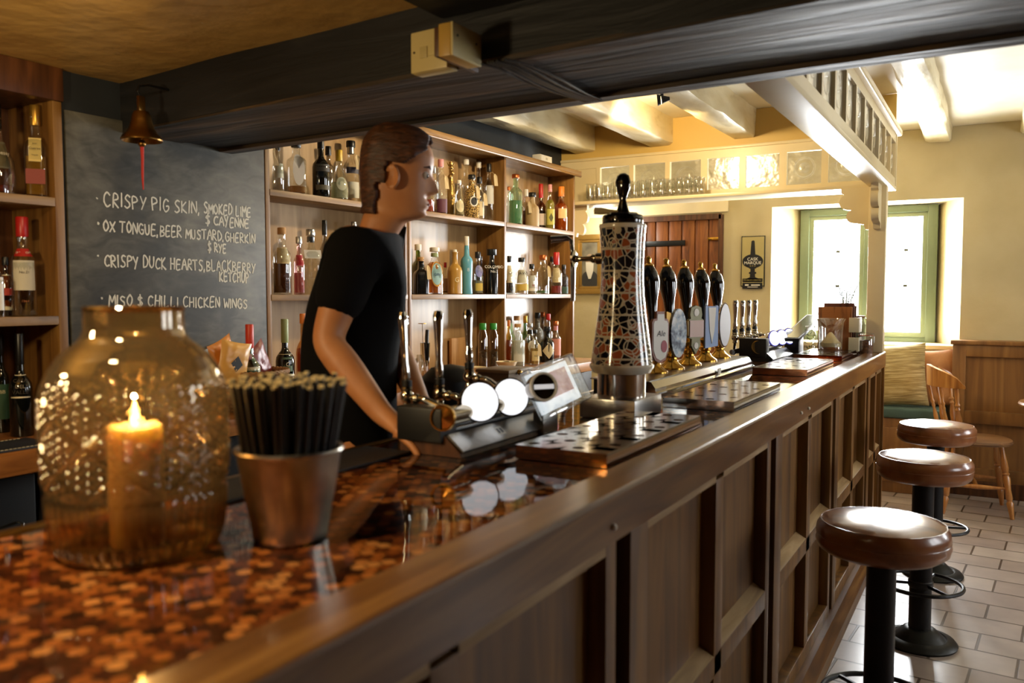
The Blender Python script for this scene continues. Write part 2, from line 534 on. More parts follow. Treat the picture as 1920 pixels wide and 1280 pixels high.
CYF = 5.58                                        # glazed face of the canopy over the bar
for n, (x0, x1) in enumerate([(-2.72, -2.56), (-2.14, -1.975), (-1.56, -1.405)]): joist(3 + n, x0, x1, 2.2, CYF + .02, 2.475)
joist(6, -.485, -.315, 2.2, YF + .02, 2.555); joist(7, .11, .28, 2.2, YF + .02, 2.57); joist(8, .72, .89, 2.2, YF + .02, 2.57); joist(9, 1.4, 1.57, 2.2, YF + .02, 2.57)

# ---- window_1: two green casements deep in the far wall
GREEN = plain('#68745a', 0.45, bump=0.1)
wy = 7.25
w1 = struct('window_1', MB().box((-1.43, wy - .03, 1.06), (-1.36, wy + .05, 2.14), .004).box((-.48, wy - .03, 1.06), (-.41, wy + .05, 2.14), .004)
            .box((-1.36, wy - .03, 2.085), (-.48, wy + .05, 2.14), .004).box((-1.36, wy - .03, 1.06), (-.48, wy + .05, 1.1), .004).box((-.935, wy - .03, 1.1), (-.855, wy + .05, 2.085), .004), GREEN,
            label='green two-light casement window deep in the far wall')
for x0, x1 in ((-1.36, -.935), (-.855, -.48)):
    q = MB()
    q.box((x0, wy - .01, 1.1), (x0 + .035, wy + .03, 2.085)).box((x1 - .035, wy - .01, 1.1), (x1, wy + .03, 2.085))
    q.box((x0 + .035, wy - .01, 2.05), (x1 - .035, wy + .03, 2.085)).box((x0 + .035, wy - .01, 1.1), (x1 - .035, wy + .03, 1.145))
    ca = struct('casement', q, plain('#808a6c', 0.45), w1)
    struct('pane', MB().box((x0 + .03, wy + .008, 1.14), (x1 - .03, wy + .012, 2.055)), glass('window_glass', edge=.03), ca)
    for zz in (1.5, 1.78): struct('catch', MB().box((x0 + .21, wy - .004, zz), (x0 + .24, wy + .008, zz + .02)), plain('#6b6f68', .4, .8), ca)
struct('window_sill', MB().box((WX0, YF - .02, WZ0 - .02), (WX1, wy + .02, WZ0 + .012), .006), CREAMW, w1)
struct('opening_trim_board', MB().box((DX0 - .9, YF - .03, DZ + .02), (DX1 + .06, YF, DZ + .24), .006), CREAMW).name = 'trim_10'

for n_, (a_, c_) in enumerate(wins):
    wq = MB()
    for y_ in (a_, (a_ + c_) / 2 - .02, c_ - .04): wq.box((XR + .05, y_, 1.0), (XR + .09, y_ + .04, 2.1))
    wq.box((XR + .05, a_, 1.0), (XR + .09, c_, 1.04)).box((XR + .05, a_, 2.06), (XR + .09, c_, 2.1))
    wo = struct('window_%d' % (n_ + 2), wq, GREEN, label='green framed window in the side wall')
    struct('pane', MB().box((XR + .065, a_ + .03, 1.03), (XR + .07, c_ - .03, 2.07)), glass('window_glass', edge=.03), wo)

# ---- door_1: planked oak door with iron strap hinges
d1 = struct('door_1', MB().box((DX0, YF + .05, .01), (DX1, YF + .09, DZ)), DOORW, label='oak plank door with black strap hinges in the far wall')
for i in range(6):
    x = DX0 + .02 + i * .118
    struct('plank', MB().box((x, YF + .032, .01), (x + .104, YF + .052, DZ - .03), .006), DOORW, d1)
struct('door_frame', MB().box((DX0 - .02, YF - .02, 0), (DX0 + .02, YF + .1, DZ)).box((DX1 - .02, YF - .02, 0), (DX1 + .02, YF + .1, DZ)).box((DX0, YF - .02, DZ - .035), (DX1, YF + .1, DZ + .01)), OAKDK, d1)
for z in (1.86, .5): struct('strap_hinge', MB().box((DX0 + .03, YF + .018, z), (DX0 + .4, YF + .034, z + .045), .004), BLACKIRON, d1)
struct('latch', MB().box((DX1 - .12, YF + .005, 1.895), (DX1 - .01, YF + .03, 1.92), .004), BRASS, d1)
door_wall_fill = struct('wall_behind_door', MB().box((DX0 - .05, YF + .36, 0), (DX1 + .05, YF + .42, DZ)), CREAM)

# ---- oak wainscot to the right of the window
sx0 = ony(1785, 700, 6.78).x
b = MB().box((sx0, 6.80, 0), (XR, YF, 1.09)).box((sx0 - .015, 6.755, 1.085), (XR, YF, 1.115), .006)
for x0, x1 in ((sx0, sx0 + .085), (sx0 + 1.0, sx0 + 1.1), (sx0 + 2.05, sx0 + 2.15)): b.box((x0, 6.772, .1), (x1, 6.802, 1.088), .003)
for z0, z1 in ((1.0, 1.085), (.52, .61), (.1, .2)): b.box((sx0 + .085, 6.774, z0), (XR, 6.802, z1), .003)
struct('wall_wainscot', b, SETTLE, label='oak panelled wainscot to the right of the window')
struct('baseboard_back', MB().box((sx0, 6.755, 0), (XR, 6.80, .11), .004), OAKDK)

# ================================================================== CANOPY OVER THE BAR
can = thing('bar_canopy', 'cream glazed canopy hanging over the far end of the bar', 'canopy', (0, 0, 0))
sq = [(1125, 1180), (1188, 1247), (1256, 1314), (1326, 1386), (1398, 1461), (1475, 1540), (1553, 1620)]
zt, zb = ony(1475, 285.5, CYF).z, ony(1475, 347, CYF).z
cx0, cx1 = -2.83, -.56
x_out = -.552
b = MB()
edges = [ony(1118, 330, CYF).x] + [ony(p, 315, CYF).x for q in sq for p in q]
b.box((cx0, CYF, zt), (x_out, CYF + .03, zt + .06)).box((cx0, CYF, 2.098), (x_out, CYF + .03, zb))
b.box((edges[0], CYF, zb), (edges[1], CYF + .03, zt))
for i in range(2, len(edges) - 1, 2): b.box((edges[i], CYF, zb), (edges[i + 1], CYF + .03, zt))
b.box((edges[-1], CYF, zb), (x_out, CYF + .03, zt))
b.box((cx0, CYF + .008, zb), (edges[0], CYF + .025, zt))
obj('front_frame', b, CREAMW, can)
obj('front_moulding', MB().box((cx0, CYF - .012, zt + .055), (x_out, CYF + .03, zt + .075), .005), CREAMW, can)
obj('upper_board', MB().box((cx0, CYF + .01, zt + .07), (-.56, CYF + .03, ZF - .002)), plain('#cfae62', .5, bump=.05), can)
obj('bottom_shelf', MB().box((cx0, 5.36, 2.076), (-.66, CYF + .05, 2.098), .004), CREAMW, can)
PANE = glass('bullseye_glass', (.93, .93, .90), .22, .16, bump=.5, bscale=14)


def bullseye(w, h, M):
    """square cast pane with a raised ring and central pip"""
    b = MB(); b.M = M
    b.box((-w / 2, -.003, -h / 2), (w / 2, .003, h / 2))
    rot = Matrix.Rotation(PI / 2, 4, 'X')
    R = min(w, h) * .3
    b.lathe([(R - .007, .0), (R - .003, .005), (R + .003, .005), (R + .008, .0)], 24, rot=rot, cap=False)
    b.lathe([(R * .55, .0), (R * .45, .003), (R * .18, .002), (R * .1, .007), (0.0001, .009)], 24, rot=rot, cap=False)
    return b


for i in range(1, len(edges), 2):
    w = edges[i + 1] - edges[i]
    obj('pane', bullseye(w, zt - zb, Matrix.Translation(((edges[i] + edges[i + 1]) / 2, CYF + .015, (zt + zb) / 2))), PANE, can)
# side of the canopy, along the front of the bar
y0, y1 = 2.32, CYF + .03
obj('soffit_board', MB().box((-.672, y0, 2.076), (x_out, y1, 2.1), .004), CREAMW, can)
N = 12; pitch = (y1 - .04 - y0) / N
b = MB().box((x_out - .035, y0, 2.1), (x_out - .005, y1, zb)).box((x_out - .035, y0, zt), (x_out - .005, y1, zt + .055))
for i in range(N + 1): b.box((x_out - .035, y0 + i * pitch, zb), (x_out - .005, y0 + i * pitch + .035, zt))
obj('side_frame', b, CREAMW, can)
obj('side_moulding', MB().box((x_out - .045, y0, zt + .05), (x_out + .025, y1 + .03, zt + .085), .01, 3), CREAMW, can)
for i in range(N):
    yc = y0 + i * pitch + .035 + (pitch - .035) / 2
    obj('pane', bullseye(pitch - .035, zt - zb, Matrix.Translation((x_out - .02, yc, (zt + zb) / 2)) @ Matrix.Rotation(PI / 2, 4, 'Z')), PANE, can)
px0, px1, py0, py1 = -.665, -.572, 5.30, 5.39
obj('post', MB().box((px0, py0, 1.1036), (px1, py1, 2.077), .004), CREAMW, can)


def scroll(L, Hh):
    """scalloped bracket profile: (out, down)"""
    pts = [(0, 0), (L, 0), (L, -.03)]
    for cxx, czz, r in ((L - .035, -.085, .045), (L * .55, -.17, .04)):
        for k in range(7):
            a = math.radians(70 - k * 26)
            pts.append((cxx + r * math.cos(a), czz + r * math.sin(a)))
    pts += [(.03, -Hh + .03), (.02, -Hh), (0, -Hh)]
    return pts


obj('bracket', MB().prism([(px0 - u, 5.325, 2.077 + v) for u, v in scroll(.16, .25)], (0, .04, 0)), CREAMW, can, ang=30)
obj('bracket', MB().prism([(-.638, py0 - u, 2.077 + v) for u, v in scroll(.16, .25)], (.04, 0, 0)), CREAMW, can, ang=30)
lx = ony(1079, 400, 5.45).x
obj('bracket', MB().prism([(lx + u * .6, 5.44, 2.077 + v) for u, v in scroll(.16, .22)], (0, .03, 0)), CREAMW, can, ang=30)

# tumblers standing along the canopy shelf
TUMBLER = glass('tumbler_glass', (.97, .97, .95), .0, .22)
gl = None
for i in range(26):
    px = 1107 + (1313 - 1107) * i / 25
    p = ony(px, 360, 5.42 + (.05 if i % 2 else 0) + random.uniform(-.006, .006))
    if gl is None:
        h = .122
        gl = obj('tumbler', MB().lathe([(.0, 0), (.026, 0), (.028, .004), (.031, h * .62), (.0305, h * .66), (.035, h), (.033, h), (.0285, h * .66), (.029, h * .6), (.026, .012), (0, .012)], 18, cap=False), TUMBLER)
        g = gl
    else:
        g = gl.copy(); COL.objects.link(g)
    g.location = (p.x, p.y, 2.0985)
    tag(g, 'clear glass tumbler in the row along the cream canopy shelf', 'glass', 'tumblers on the canopy shelf')

# small ceiling spotlight between the joists
sp = thing('spotlight', 'small black spotlight between the cream ceiling joists', 'spotlight', ony(1241, 188, 3.9))
sp.location.z = ZF
zz = ony(1241, 188, 3.9).z - ZF
obj('stem', MB().cyl((0, 0, 0), (0, 0, zz), .008), BLACKPL, sp)
obj('lamp_shade', MB().lathe_dir((.04, .0, zz + .004), (-1, -.35, -.1), [(.008, 0), (.018, .03), (.028, .06), (.025, .06), (.0, .04)], 18), BLACKPL, sp)
obj('bulb', MB().lathe_dir((.03, -.007, zz), (-1, -.35, -.1), [(.0, .018), (.022, .03), (.0, .034)], 16), plain('#ffe8b0', .3, emit=4), sp)

# ================================================================== ON THE WALLS BEYOND
sg = thing('sign', 'black and gold framed cask ale plaque on the cream wall by the window', 'sign', (0, 0, 0))
p0, p1 = ony(1391, 443, YF), ony(1434, 537, YF)
sw, sh = p1.x - p0.x, p0.z - p1.z
sg.location = ((p0.x + p1.x) / 2, YF - .002, (p0.z + p1.z) / 2)
obj('board', MB().box((-sw / 2, -.012, -sh / 2), (sw / 2, 0, sh / 2), .003), plain('#15140f', .35), sg)
obj('face', MB().box((-sw / 2 + .008, -.0145, -sh / 2 + .008), (sw / 2 - .008, -.012, sh / 2 - .008)), plain('#b0a068', .4), sg)
ink = plain('#14161a', .4); gold = plain('#c9b46c', .4); wht = plain('#efeada', .4)


def sgf(z, y=-.0155): return lambda x, v: (x, y, z + v)


hp = [(0, .17), (.012, .165), (.014, .15), (.02, .06), (.026, -.02), (.028, -.06), (.018, -.06), (.018, -.085), (.03, -.09), (.03, -.1), (.02, -.105), (.022, -.13), (.06, -.145), (.062, -.165)]
pts = [(-x, -.0145, z) for x, z in hp[::-1]] + [(x, -.0145, z) for x, z in hp[1:]]
obj('pump_emblem', MB().prism(pts, (0, -.001, 0)), ink, sg, smooth=False)
obj('emblem_oval', MB().lathe_dir((0, -.0145, .0), (0, -1, 0), [(.084, 0), (.084, .0022), (0, .0022)], 28, flat=.68), ink, sg)
lettering('CASK', .036, wht, sg, sgf(.016, -.0175)); lettering('MARQUE', .034, wht, sg, sgf(-.014, -.0175))
lettering('* * *', .026, gold, sg, sgf(-.043, -.0175))
obj('caption_plate', MB().box((-sw / 2 + .015, -.0155, -.225), (sw / 2 - .015, -.0145, -.175)).box((-sw / 2 + .015, -.0155, -.17), (sw / 2 - .015, -.0145, -.14)), ink, sg)
lettering('THE SIGN OF A GREAT PINT', .0118, gold, sg, sgf(-.154, -.0162))
obj('caption_bars', MB().box((-.06, -.0162, -.198), (-.03, -.0155, -.188)).box((-.01, -.0162, -.198), (.06, -.0155, -.190)).box((-.04, -.0162, -.212), (.045, -.0155, -.208)), wht, sg)

pt = thing('portrait', 'gilt framed portrait of a bearded figure on the passage wall', 'picture', (0, 0, 0))
p0, p1 = ony(1080, 441, YF), ony(1127, 551, YF)
sw, sh = p1.x - p0.x + .04, p0.z - p1.z
pt.location = ((p0.x + p1.x) / 2 + .02, YF - .002, (p0.z + p1.z) / 2)
GILT = plain('#a88445', .35, .7, bump=.3, bscale=60)
b = MB()
for d, t, y in ((0, .045, -.035), (.04, .03, -.022)):
    x0, z0 = sw / 2 - d, sh / 2 - d
    b.box((-x0, y, z0 - t), (x0, 0, z0), .006).box((-x0, y, -z0), (x0, 0, -z0 + t), .006).box((-x0, y, -z0 + t), (-x0 + t, 0, z0 - t), .006).box((x0 - t, y, -z0 + t), (x0, 0, z0 - t), .006)
obj('frame', b, GILT, pt)
obj('canvas', MB().box((-sw / 2 + .06, -.012, -sh / 2 + .06), (sw / 2 - .06, -.004, sh / 2 - .06)), noise_mat('portrait_ground', [(0.3, '#4d4638'), (0.7, '#8a8068')], nscale=9), pt)
obj('painted_coat', MB().lathe_dir((0, -.012, -sh * .26), (0, -1, 0), [(.085, 0), (.085, .001), (0, .001)], 20, flat=1.0), plain('#2c2a28', .6), pt)
obj('painted_face', MB().lathe_dir((0, -.013, sh * .07), (0, -1, 0), [(.042, 0), (.042, .0015), (0, .0015)], 20, flat=1.35), plain('#a08568', .6), pt)
obj('painted_beard', MB().prism([(x, -.0145, z) for x, z in ((-.04, .02), (.04, .02), (.035, -.06), (.012, -.13), (-.012, -.13), (-.035, -.06))], (0, -.001, 0)), plain('#c9c0ac', .7), pt)

# ================================================================== THE BAR
BZ = 1.095                                        # penny-covered top
BY0, BY1 = -.9, 5.42
bar = thing('bar_counter', 'long panelled oak bar with a penny-inlaid top', 'bar', (0, 0, 0))
obj('carcass', MB().box((-1.22, BY0, .02), (-.632, BY1 - .02, 1.07)), plain('#120d09', .7), bar)
obj('top_board', MB().box((-1.262, BY0, 1.055), (-.65, BY1, 1.0915), .004), OAKDK, bar)
# coins: a close-packed layer of pennies, each a small disc, under clear resin
def coin_mat():
    m, nt, bs, o = new_mat('old_pennies')
    ge = nt.nodes.new('ShaderNodeNewGeometry')
    c = ramp(nt, ge.outputs['Random Per Island'], [(0.0, '#2e1408'), (0.3, '#6a3212'), (0.6, '#a2571f'), (0.85, '#cf7f38'), (1.0, '#e9a860')])
    nt.links.new(c, bs.inputs['Base Color'])
    bs.inputs['Metallic'].default_value = 0.4
    bs.inputs['Roughness'].default_value = 0.42
    tc = nt.nodes.new('ShaderNodeTexCoord'); n = nt.nodes.new('ShaderNodeTexNoise'); bp = nt.nodes.new('ShaderNodeBump')
    n.inputs['Scale'].default_value = 220; bp.inputs['Strength'].default_value = .35; bp.inputs['Distance'].default_value = .002
    nt.links.new(tc.outputs['Object'], n.inputs['Vector']); nt.links.new(n.outputs[0], bp.inputs['Height']); nt.links.new(bp.outputs[0], bs.inputs['Normal'])
    return m


def resin_mat():
    m, nt, bs, o = new_mat('clear_resin'); nt.nodes.remove(bs); L = nt.links.new
    t = nt.nodes.new('ShaderNodeBsdfTransparent'); g = nt.nodes.new('ShaderNodeBsdfGlossy'); g.inputs['Roughness'].default_value = .02
    f = nt.nodes.new('ShaderNodeFresnel'); f.inputs[0].default_value = 1.36; mx = nt.nodes.new('ShaderNodeMixShader')
    tc = nt.nodes.new('ShaderNodeTexCoord'); n = nt.nodes.new('ShaderNodeTexNoise'); bp = nt.nodes.new('ShaderNodeBump')
    n.inputs['Scale'].default_value = 60; bp.inputs['Strength'].default_value = .05; bp.inputs['Distance'].default_value = .002
    L(tc.outputs['Object'], n.inputs['Vector']); L(n.outputs[0], bp.inputs['Height']); L(bp.outputs[0], g.inputs['Normal']); L(bp.outputs[0], f.inputs['Normal'])
    L(f.outputs[0], mx.inputs[0]); L(t.outputs[0], mx.inputs[1]); L(g.outputs[0], mx.inputs[2]); L(mx.outputs[0], o.inputs['Surface'])
    return m


R = .0103; vs = []; fs = []
row = 0; y = .25
dy = R * 2 * math.sqrt(3) / 2
while y < BY1 - .015:
    x = -1.245 + (R if row % 2 else 0)
    k = 12 if y < 1.6 else 8
    while x < -.655:
        t0 = len(vs)
        tz = random.uniform(0, .0004)
        for i in range(k):
            a = 2 * PI * i / k + .2
            vs.append((x + R * .97 * math.cos(a), y + R * .97 * math.sin(a), BZ - .0012 + tz))
        fs.append(tuple(range(t0, t0 + k)))
        x += 2 * R
    y += dy; row += 1
me = bpy.data.meshes.new('penny_inlay'); me.from_pydata(vs, [], fs)
pn = obj('penny_inlay', me, coin_mat(), bar, label='copper penny inlay under clear resin'); pn['kind'] = 'stuff'
me = bpy.data.meshes.new('resin_coat'); me.from_pydata([(-1.25, BY0, BZ), (-.655, BY0, BZ), (-.655, BY1 - .01, BZ), (-1.25, BY1 - .01, BZ)], [], [(0, 1, 2, 3)])
obj('resin_coat', me, resin_mat(), bar)
obj('inner_edge_strip', MB().box((-1.268, BY0, 1.05), (-1.248, BY1, BZ + .004), .002), OLDBRASS, bar)
# customer rail: flat oak cap with a rounded nose
prof = [(-.66, 1.085), (-.66, 1.1), (-.655, 1.103), (-.574, 1.103), (-.569, 1.101), (-.566, 1.096), (-.566, 1.06), (-.566, 1.016), (-.572, 1.012), (-.64, 1.012), (-.64, 1.085)]
obj('rail', MB().prism([(x, BY0, z) for x, z in prof], (0, BY1 - BY0, 0)), BARY, bar, smooth=False)
obj('end_cap', MB().box((-1.25, BY1 - .03, .02), (-.57, BY1, 1.06)), BARW, bar)
obj('plinth', MB().prism([(x, BY0, z) for x, z in ((-.62, .001), (-.522, .001), (-.526, .045), (-.56, .075), (-.62, .075))], (0, BY1 - BY0, 0)), BARY, bar, ang=30)
for i, yy in enumerate((1.32, 2.92, 3.05)):
    obj('coat_peg', MB().sphere((-.564, yy, 1.045), .006), WHITEPL, bar)
XF = -.585
ust = [-.9, .25, 1.452, 2.653, 3.773, 4.817]
for u, y0 in enumerate(ust):
    y1 = (ust + [BY1 + .05])[u + 1] - .07
    if u == len(ust) - 1: y1 = BY1
    L = y1 - y0
    st, mu = .09, .065
    ya1 = y0 + st; 
    ym = y0 + st + (L - st - .045 - mu) / 2
    b = MB()
    b.box((-.625, y0, .07), (XF, y0 + st, 1.012), .003).box((-.625, y1 - .045, .07), (XF, y1, 1.012), .003)
    b.box((-.625, ym, .13), (XF, ym + mu, .99), .003)
    b.box((-.625, y0 + st, .07), (XF, y1 - .045, .13), .002).box((-.625, y0 + st, .49), (XF, y1 - .045, .545), .002)
    fr = obj('front_frame', b, BARW, bar)
    q = MB()
    for a, c in ((y0 + st, ym), (ym + mu, y1 - .045)):
        for z0, z1 in ((.13, .49), (.56, .985)): obj('recessed_panel', MB().box((-.640, a, z0), (-.622, c, z1)), BARW, bar)
    q = MB()
    for a, c in ((y0 + st, ym), (ym + mu, y1 - .045)):
        for pts in (((XF - .001, .985), (XF - .001, 1.013), (-.636, 1.013), (-.621, .962)), ((XF - .001, .545), (-.622, .566), (-.636, .566), (-.636, .545))):
            obj('worn_chamfer', MB().prism([(x, a, z) for x, z in pts], (0, c - a, 0)), BARWORN, bar, ang=20, label='worn pale chamfer at the edge of a panel')

# ================================================================== BACK BAR
ZS1, ZS2, ZC = 1.878, 1.445, 1.0
DEP = .20
def uy(px): return float((np.array(onB(px, 551)) - BBP) @ BBD)          # run along the shelving, 0 at its right end


def bb_root(name, label, cat):
    t = thing(name, label, cat, (BBP[0], BBP[1], 0), BBROT)
    return t


def lp(u, off, z): return (off, u, z)            # local frame: +x into the room, +y along the wall


ub = bb_root('back_bar_shelving', 'wide open oak shelving of three bays behind the bar', 'shelf unit')
u0, u1, u2, u3 = uy(505), uy(769.5), uy(947.5), 0.0
th = .022
ZT = 2.265
b = MB()
obj('back_panel', MB().box((-DEP - .015, u0, ZC), (-DEP, u3, ZT)), OAKBACK, ub)
for i, u in enumerate((u0, u1, u2, u3)):
    obj('upright', MB().box((-DEP, u - (th if i == 3 else th / 2), ZC), (0, u + (0 if i == 3 else th / 2), ZT), .002), OAKZ, ub)
obj('upright', MB().box((-DEP, u1 - .035, ZC), (-.004, u1 - .012, ZT)), OAKZ, ub)
for a, c in ((u0, u1 - .012), (u1, u2), (u2, u3 - .01)):
    for z in (ZS1, ZS2): obj('shelf_board', MB().box((-DEP, a + th / 2, z - .026), (.002, c - th / 2, z), .002), OAK, ub)
obj('top_board', MB().box((-DEP - .01, u0 - .01, ZT), (.035, .035, ZT + .03), .003), OAK, ub)
obj('top_moulding', MB().tube([(.03, u0, ZT - .004), (.03, .03, ZT - .004)], .008), OAK, ub)

ul = bb_root('side_shelving', 'open oak shelving left of the chalkboard', 'shelf unit')
v0, v1 = uy(-420), uy(126)
ZL1, ZL2 = 1.755, 1.378
obj('back_panel', MB().box((-.27, v0, ZC), (-.255, v1, 2.08)), OAKDK, ul)
for u in (v0, v1): obj('upright', MB().box((-.255, u - .03, ZC), (0, u, 2.1), .002), OAKZ, ul)
for z in (ZL1, ZL2): obj('shelf_board', MB().box((-.255, v0, z - .028), (.0, v1 - .03, z), .002), OAK, ul)
obj('head_board', MB().box((-.27, v0, 2.06), (.012, v1 + .002, 2.165), .004), OAKDK, ul)

cw = bb_root('back_counter', 'oak worktop running beneath the bottle shelves', 'counter')
obj('worktop', MB().box((-.28, v0, ZC - .06), (.25, .03, ZC), .004), wood('counter_oak', '#6b3d1c', '#96602f', '#b5804a', 'Y', .33, coat=.3), cw)
fr = bb_root('back_counter_cupboards', 'dark cupboards and fridges under the back worktop', 'cabinet')
obj('carcass', MB().box((-.28, v0, .02), (.12, .0, ZC - .061)), plain('#0e0d0d', .5), fr)
n = 8
for i in range(n):
    a = v0 + (0 - v0) * i / n; c = v0 + (0 - v0) * (i + 1) / n
    d = obj('door', MB().box((.12, a + .006, .06), (.14, c - .006, ZC - .085), .004), plain('#191817', .35), fr)
    obj('handle', MB().tube([(.142, c - .06, .62), (.165, c - .06, .62), (.165, c - .06, .78), (.142, c - .06, .78)], .005), STEEL, d)

# the pier between the two sets of shelves, painted as a chalkboard
pa, pb = uy(131), uy(500)
pier = bb_root('trim_11', 'x', 'x'); del pier['label']; del pier['category']
bpy.data.objects.remove(pier)
M0 = Matrix.Translation((BBP[0], BBP[1], 0)) @ Matrix.Rotation(BBROT, 4, 'Z')
q = MB(); q.M = M0; q.box((-.3, v1 + .002, ZC - .06), (-.012, u0 - .013, 2.6))
struct('trim_11', q, BLACKWALL, label='black painted pier behind the chalkboard')


def board_mat():
    m, nt, bs, o = new_mat('chalkboard')
    tc = nt.nodes.new('ShaderNodeTexCoord')
    def nz(sc, s, d=3, dist=0.):
        mp = nt.nodes.new('ShaderNodeMapping'); mp.inputs['Scale'].default_value = sc
        n = nt.nodes.new('ShaderNodeTexNoise'); n.inputs['Scale'].default_value = s; n.inputs['Detail'].default_value = d; n.inputs['Distortion'].default_value = dist
        nt.links.new(tc.outputs['Object'], mp.inputs['Vector']); nt.links.new(mp.outputs[0], n.inputs['Vector'])
        return n.outputs[0]
    a = nz((1, 1, 1.6), 2.2, 5, 1.0); c = nz((1, 2.5, 6), 4, 7, 1.5)
    mx = nt.nodes.new('ShaderNodeMath'); mx.operation = 'MULTIPLY_ADD'; mx.inputs[1].default_value = .35
    nt.links.new(c, mx.inputs[0]); nt.links.new(a, mx.inputs[2])
    nt.links.new(ramp(nt, mx.outputs[0], [(.45, '#272723'), (.62, '#403f38'), (.78, '#5d5b52'), (.95, '#787568')]), bs.inputs['Base Color'])
    bs.inputs['Roughness'].default_value = .55
    return m


cb = bb_root('chalkboard', 'tall dark chalkboard menu with white handwriting on the pier', 'chalkboard')
obj('board', MB().box((-.012, v1 + .012, ZC + .0), (-.002, u0 - .0135, 2.04), .002), board_mat(), cb)
CHALK = plain('#d9d6c8', .9)

# hand-drawn capitals: strokes on a unit cell
GL = {
 'A': [[(0, 0), (.45, 1), (.9, 0)], [(.15, .4), (.78, .42)]], 'B': [[(.1, 0), (.12, 1)], [(.12, .98), (.6, .9), (.65, .65), (.15, .52), (.75, .4), (.7, .1), (.1, .02)]],
 'C': [[(.8, .85), (.5, 1), (.15, .75), (.1, .3), (.4, 0), (.8, .12)]], 'D': [[(.1, 0), (.12, 1), (.6, .85), (.8, .5), (.6, .12), (.1, 0)]],
 'E': [[(.75, 1), (.15, .97), (.1, 0), (.75, .03)], [(.12, .5), (.65, .52)]], 'G': [[(.8, .85), (.45, 1), (.12, .7), (.12, .25), (.45, 0), (.8, .15), (.8, .45), (.5, .45)]],
 'H': [[(.1, 0), (.12, 1)], [(.75, 0), (.77, 1)], [(.1, .5), (.77, .5)]], 'I': [[(.3, 0), (.32, 1)]], 'K': [[(.1, 0), (.12, 1)], [(.75, 1), (.15, .45), (.8, 0)]],
 'L': [[(.12, 1), (.1, 0), (.7, .03)]], 'M': [[(.02, 0), (.1, 1), (.45, .35), (.8, 1), (.9, 0)]], 'N': [[(.08, 0), (.1, 1), (.75, .02), (.78, 1)]],
 'O': [[(.45, 1), (.12, .7), (.12, .3), (.45, 0), (.78, .3), (.78, .7), (.45, 1)]], 'P': [[(.12, 0), (.12, 1), (.65, .95), (.72, .65), (.15, .48)]],
 'R': [[(.1, 0), (.12, 1), (.62, .92), (.65, .62), (.15, .5), (.8, 0)]], 'S': [[(.72, .9), (.4, 1), (.15, .78), (.35, .55), (.65, .42), (.7, .15), (.4, 0), (.1, .12)]],
 'T': [[(.4, 0), (.42, 1)], [(0, .98), (.85, 1)]], 'U': [[(.1, 1), (.1, .3), (.4, 0), (.72, .25), (.75, 1)]], 'W': [[(0, 1), (.2, 0), (.45, .7), (.7, 0), (.95, 1)]],
 'X': [[(.05, 0), (.8, 1)], [(.05, 1), (.8, 0)]], 'Y': [[(.05, 1), (.4, .5)], [(.78, 1), (.25, -.05)]], ',': [[(.15, .1), (.05, -.15)]], '&': [[(.75, .8), (.4, .9), (.15, .72), (.45, .5), (.75, .3), (.5, .08), (.1, .18)], [(.45, 1.1), (.45, -.12)]],
 '.': [[(.15, .45), (.22, .5), (.15, .52)]],
}


def chalk(txt, x0, y0, x1, y1, hpx, wpx=3.1):
    hpx *= 1.22; wpx = max(wpx, 3.2)
    A, Bq = onB(x0, y0, -.002), onB(x1, y1, -.002)
    inv = M0.inverted()
    A, Bq = inv @ A, inv @ Bq
    hh = hpx * depth(M0 @ A) / F
    run = sum(.55 if c == ' ' else (.45 if c in ',.I' else 1.0) for c in txt)
    step = Bq - A
    b = MB(); pos = 0
    w = wpx * depth(M0 @ A) / F / 2
    for c in txt:
        adv = .55 if c == ' ' else (.45 if c in ',.I' else 1.0)
        if c in GL:
            o = A + step * (pos / run); o.z += random.uniform(-.05, .05) * hh
            ws = step.length / run * .98
            hs = hh * random.uniform(.9, 1.08); sl = random.uniform(-.06, .1)
            for st in GL[c]:
                pts = []
                for (x, z) in st:
                    jx, jz = random.uniform(-.03, .03), random.uniform(-.03, .03)
                    xx = x if c not in 'I,.' else x * .45
                    pts.append(Vector((0, o.y + (xx + jx + sl * z) * ws, o.z + (step.z / step.length) * xx * ws + (z + jz) * hs)))
                # smooth the stroke, then lay a ribbon along it
                sm = [pts[0]]
                for k in range(len(pts) - 1):
                    for t in (.33, .67, 1.0):
                        p0, p1 = pts[max(k - 1, 0)], pts[min(k + 2, len(pts) - 1)]
                        a0, a1 = pts[k], pts[k + 1]
                        lin = a0.lerp(a1, t)
                        cr = .5 * ((2 * a0) + (a1 - p0) * t + (2 * p0 - 5 * a0 + 4 * a1 - p1) * t * t + (3 * a0 - p0 - 3 * a1 + p1) * t ** 3)
                        sm.append(lin.lerp(cr, .8))
                n = len(sm)
                vs, fs = [], []
                for k, p in enumerate(sm):
                    t = sm[min(k + 1, n - 1)] - sm[max(k - 1, 0)]
                    t = t.normalized() if t.length > 1e-6 else Vector((0, 1, 0))
                    nrm = Vector((0, -t.z, t.y)) * w * random.uniform(.75, 1.15)
                    e = t * w * .5 * (-1 if k == 0 else 1 if k == n - 1 else 0)
                    vs += [(-.0012, p.y + nrm.y + e.y, p.z + nrm.z + e.z), (-.0012, p.y - nrm.y + e.y, p.z - nrm.z + e.z)]
                    if k: fs.append((2 * k - 2, 2 * k - 1, 2 * k + 1, 2 * k))
                b.raw(vs, fs)
        pos += adv
    obj('lettering', b, CHALK, cb, smooth=False)


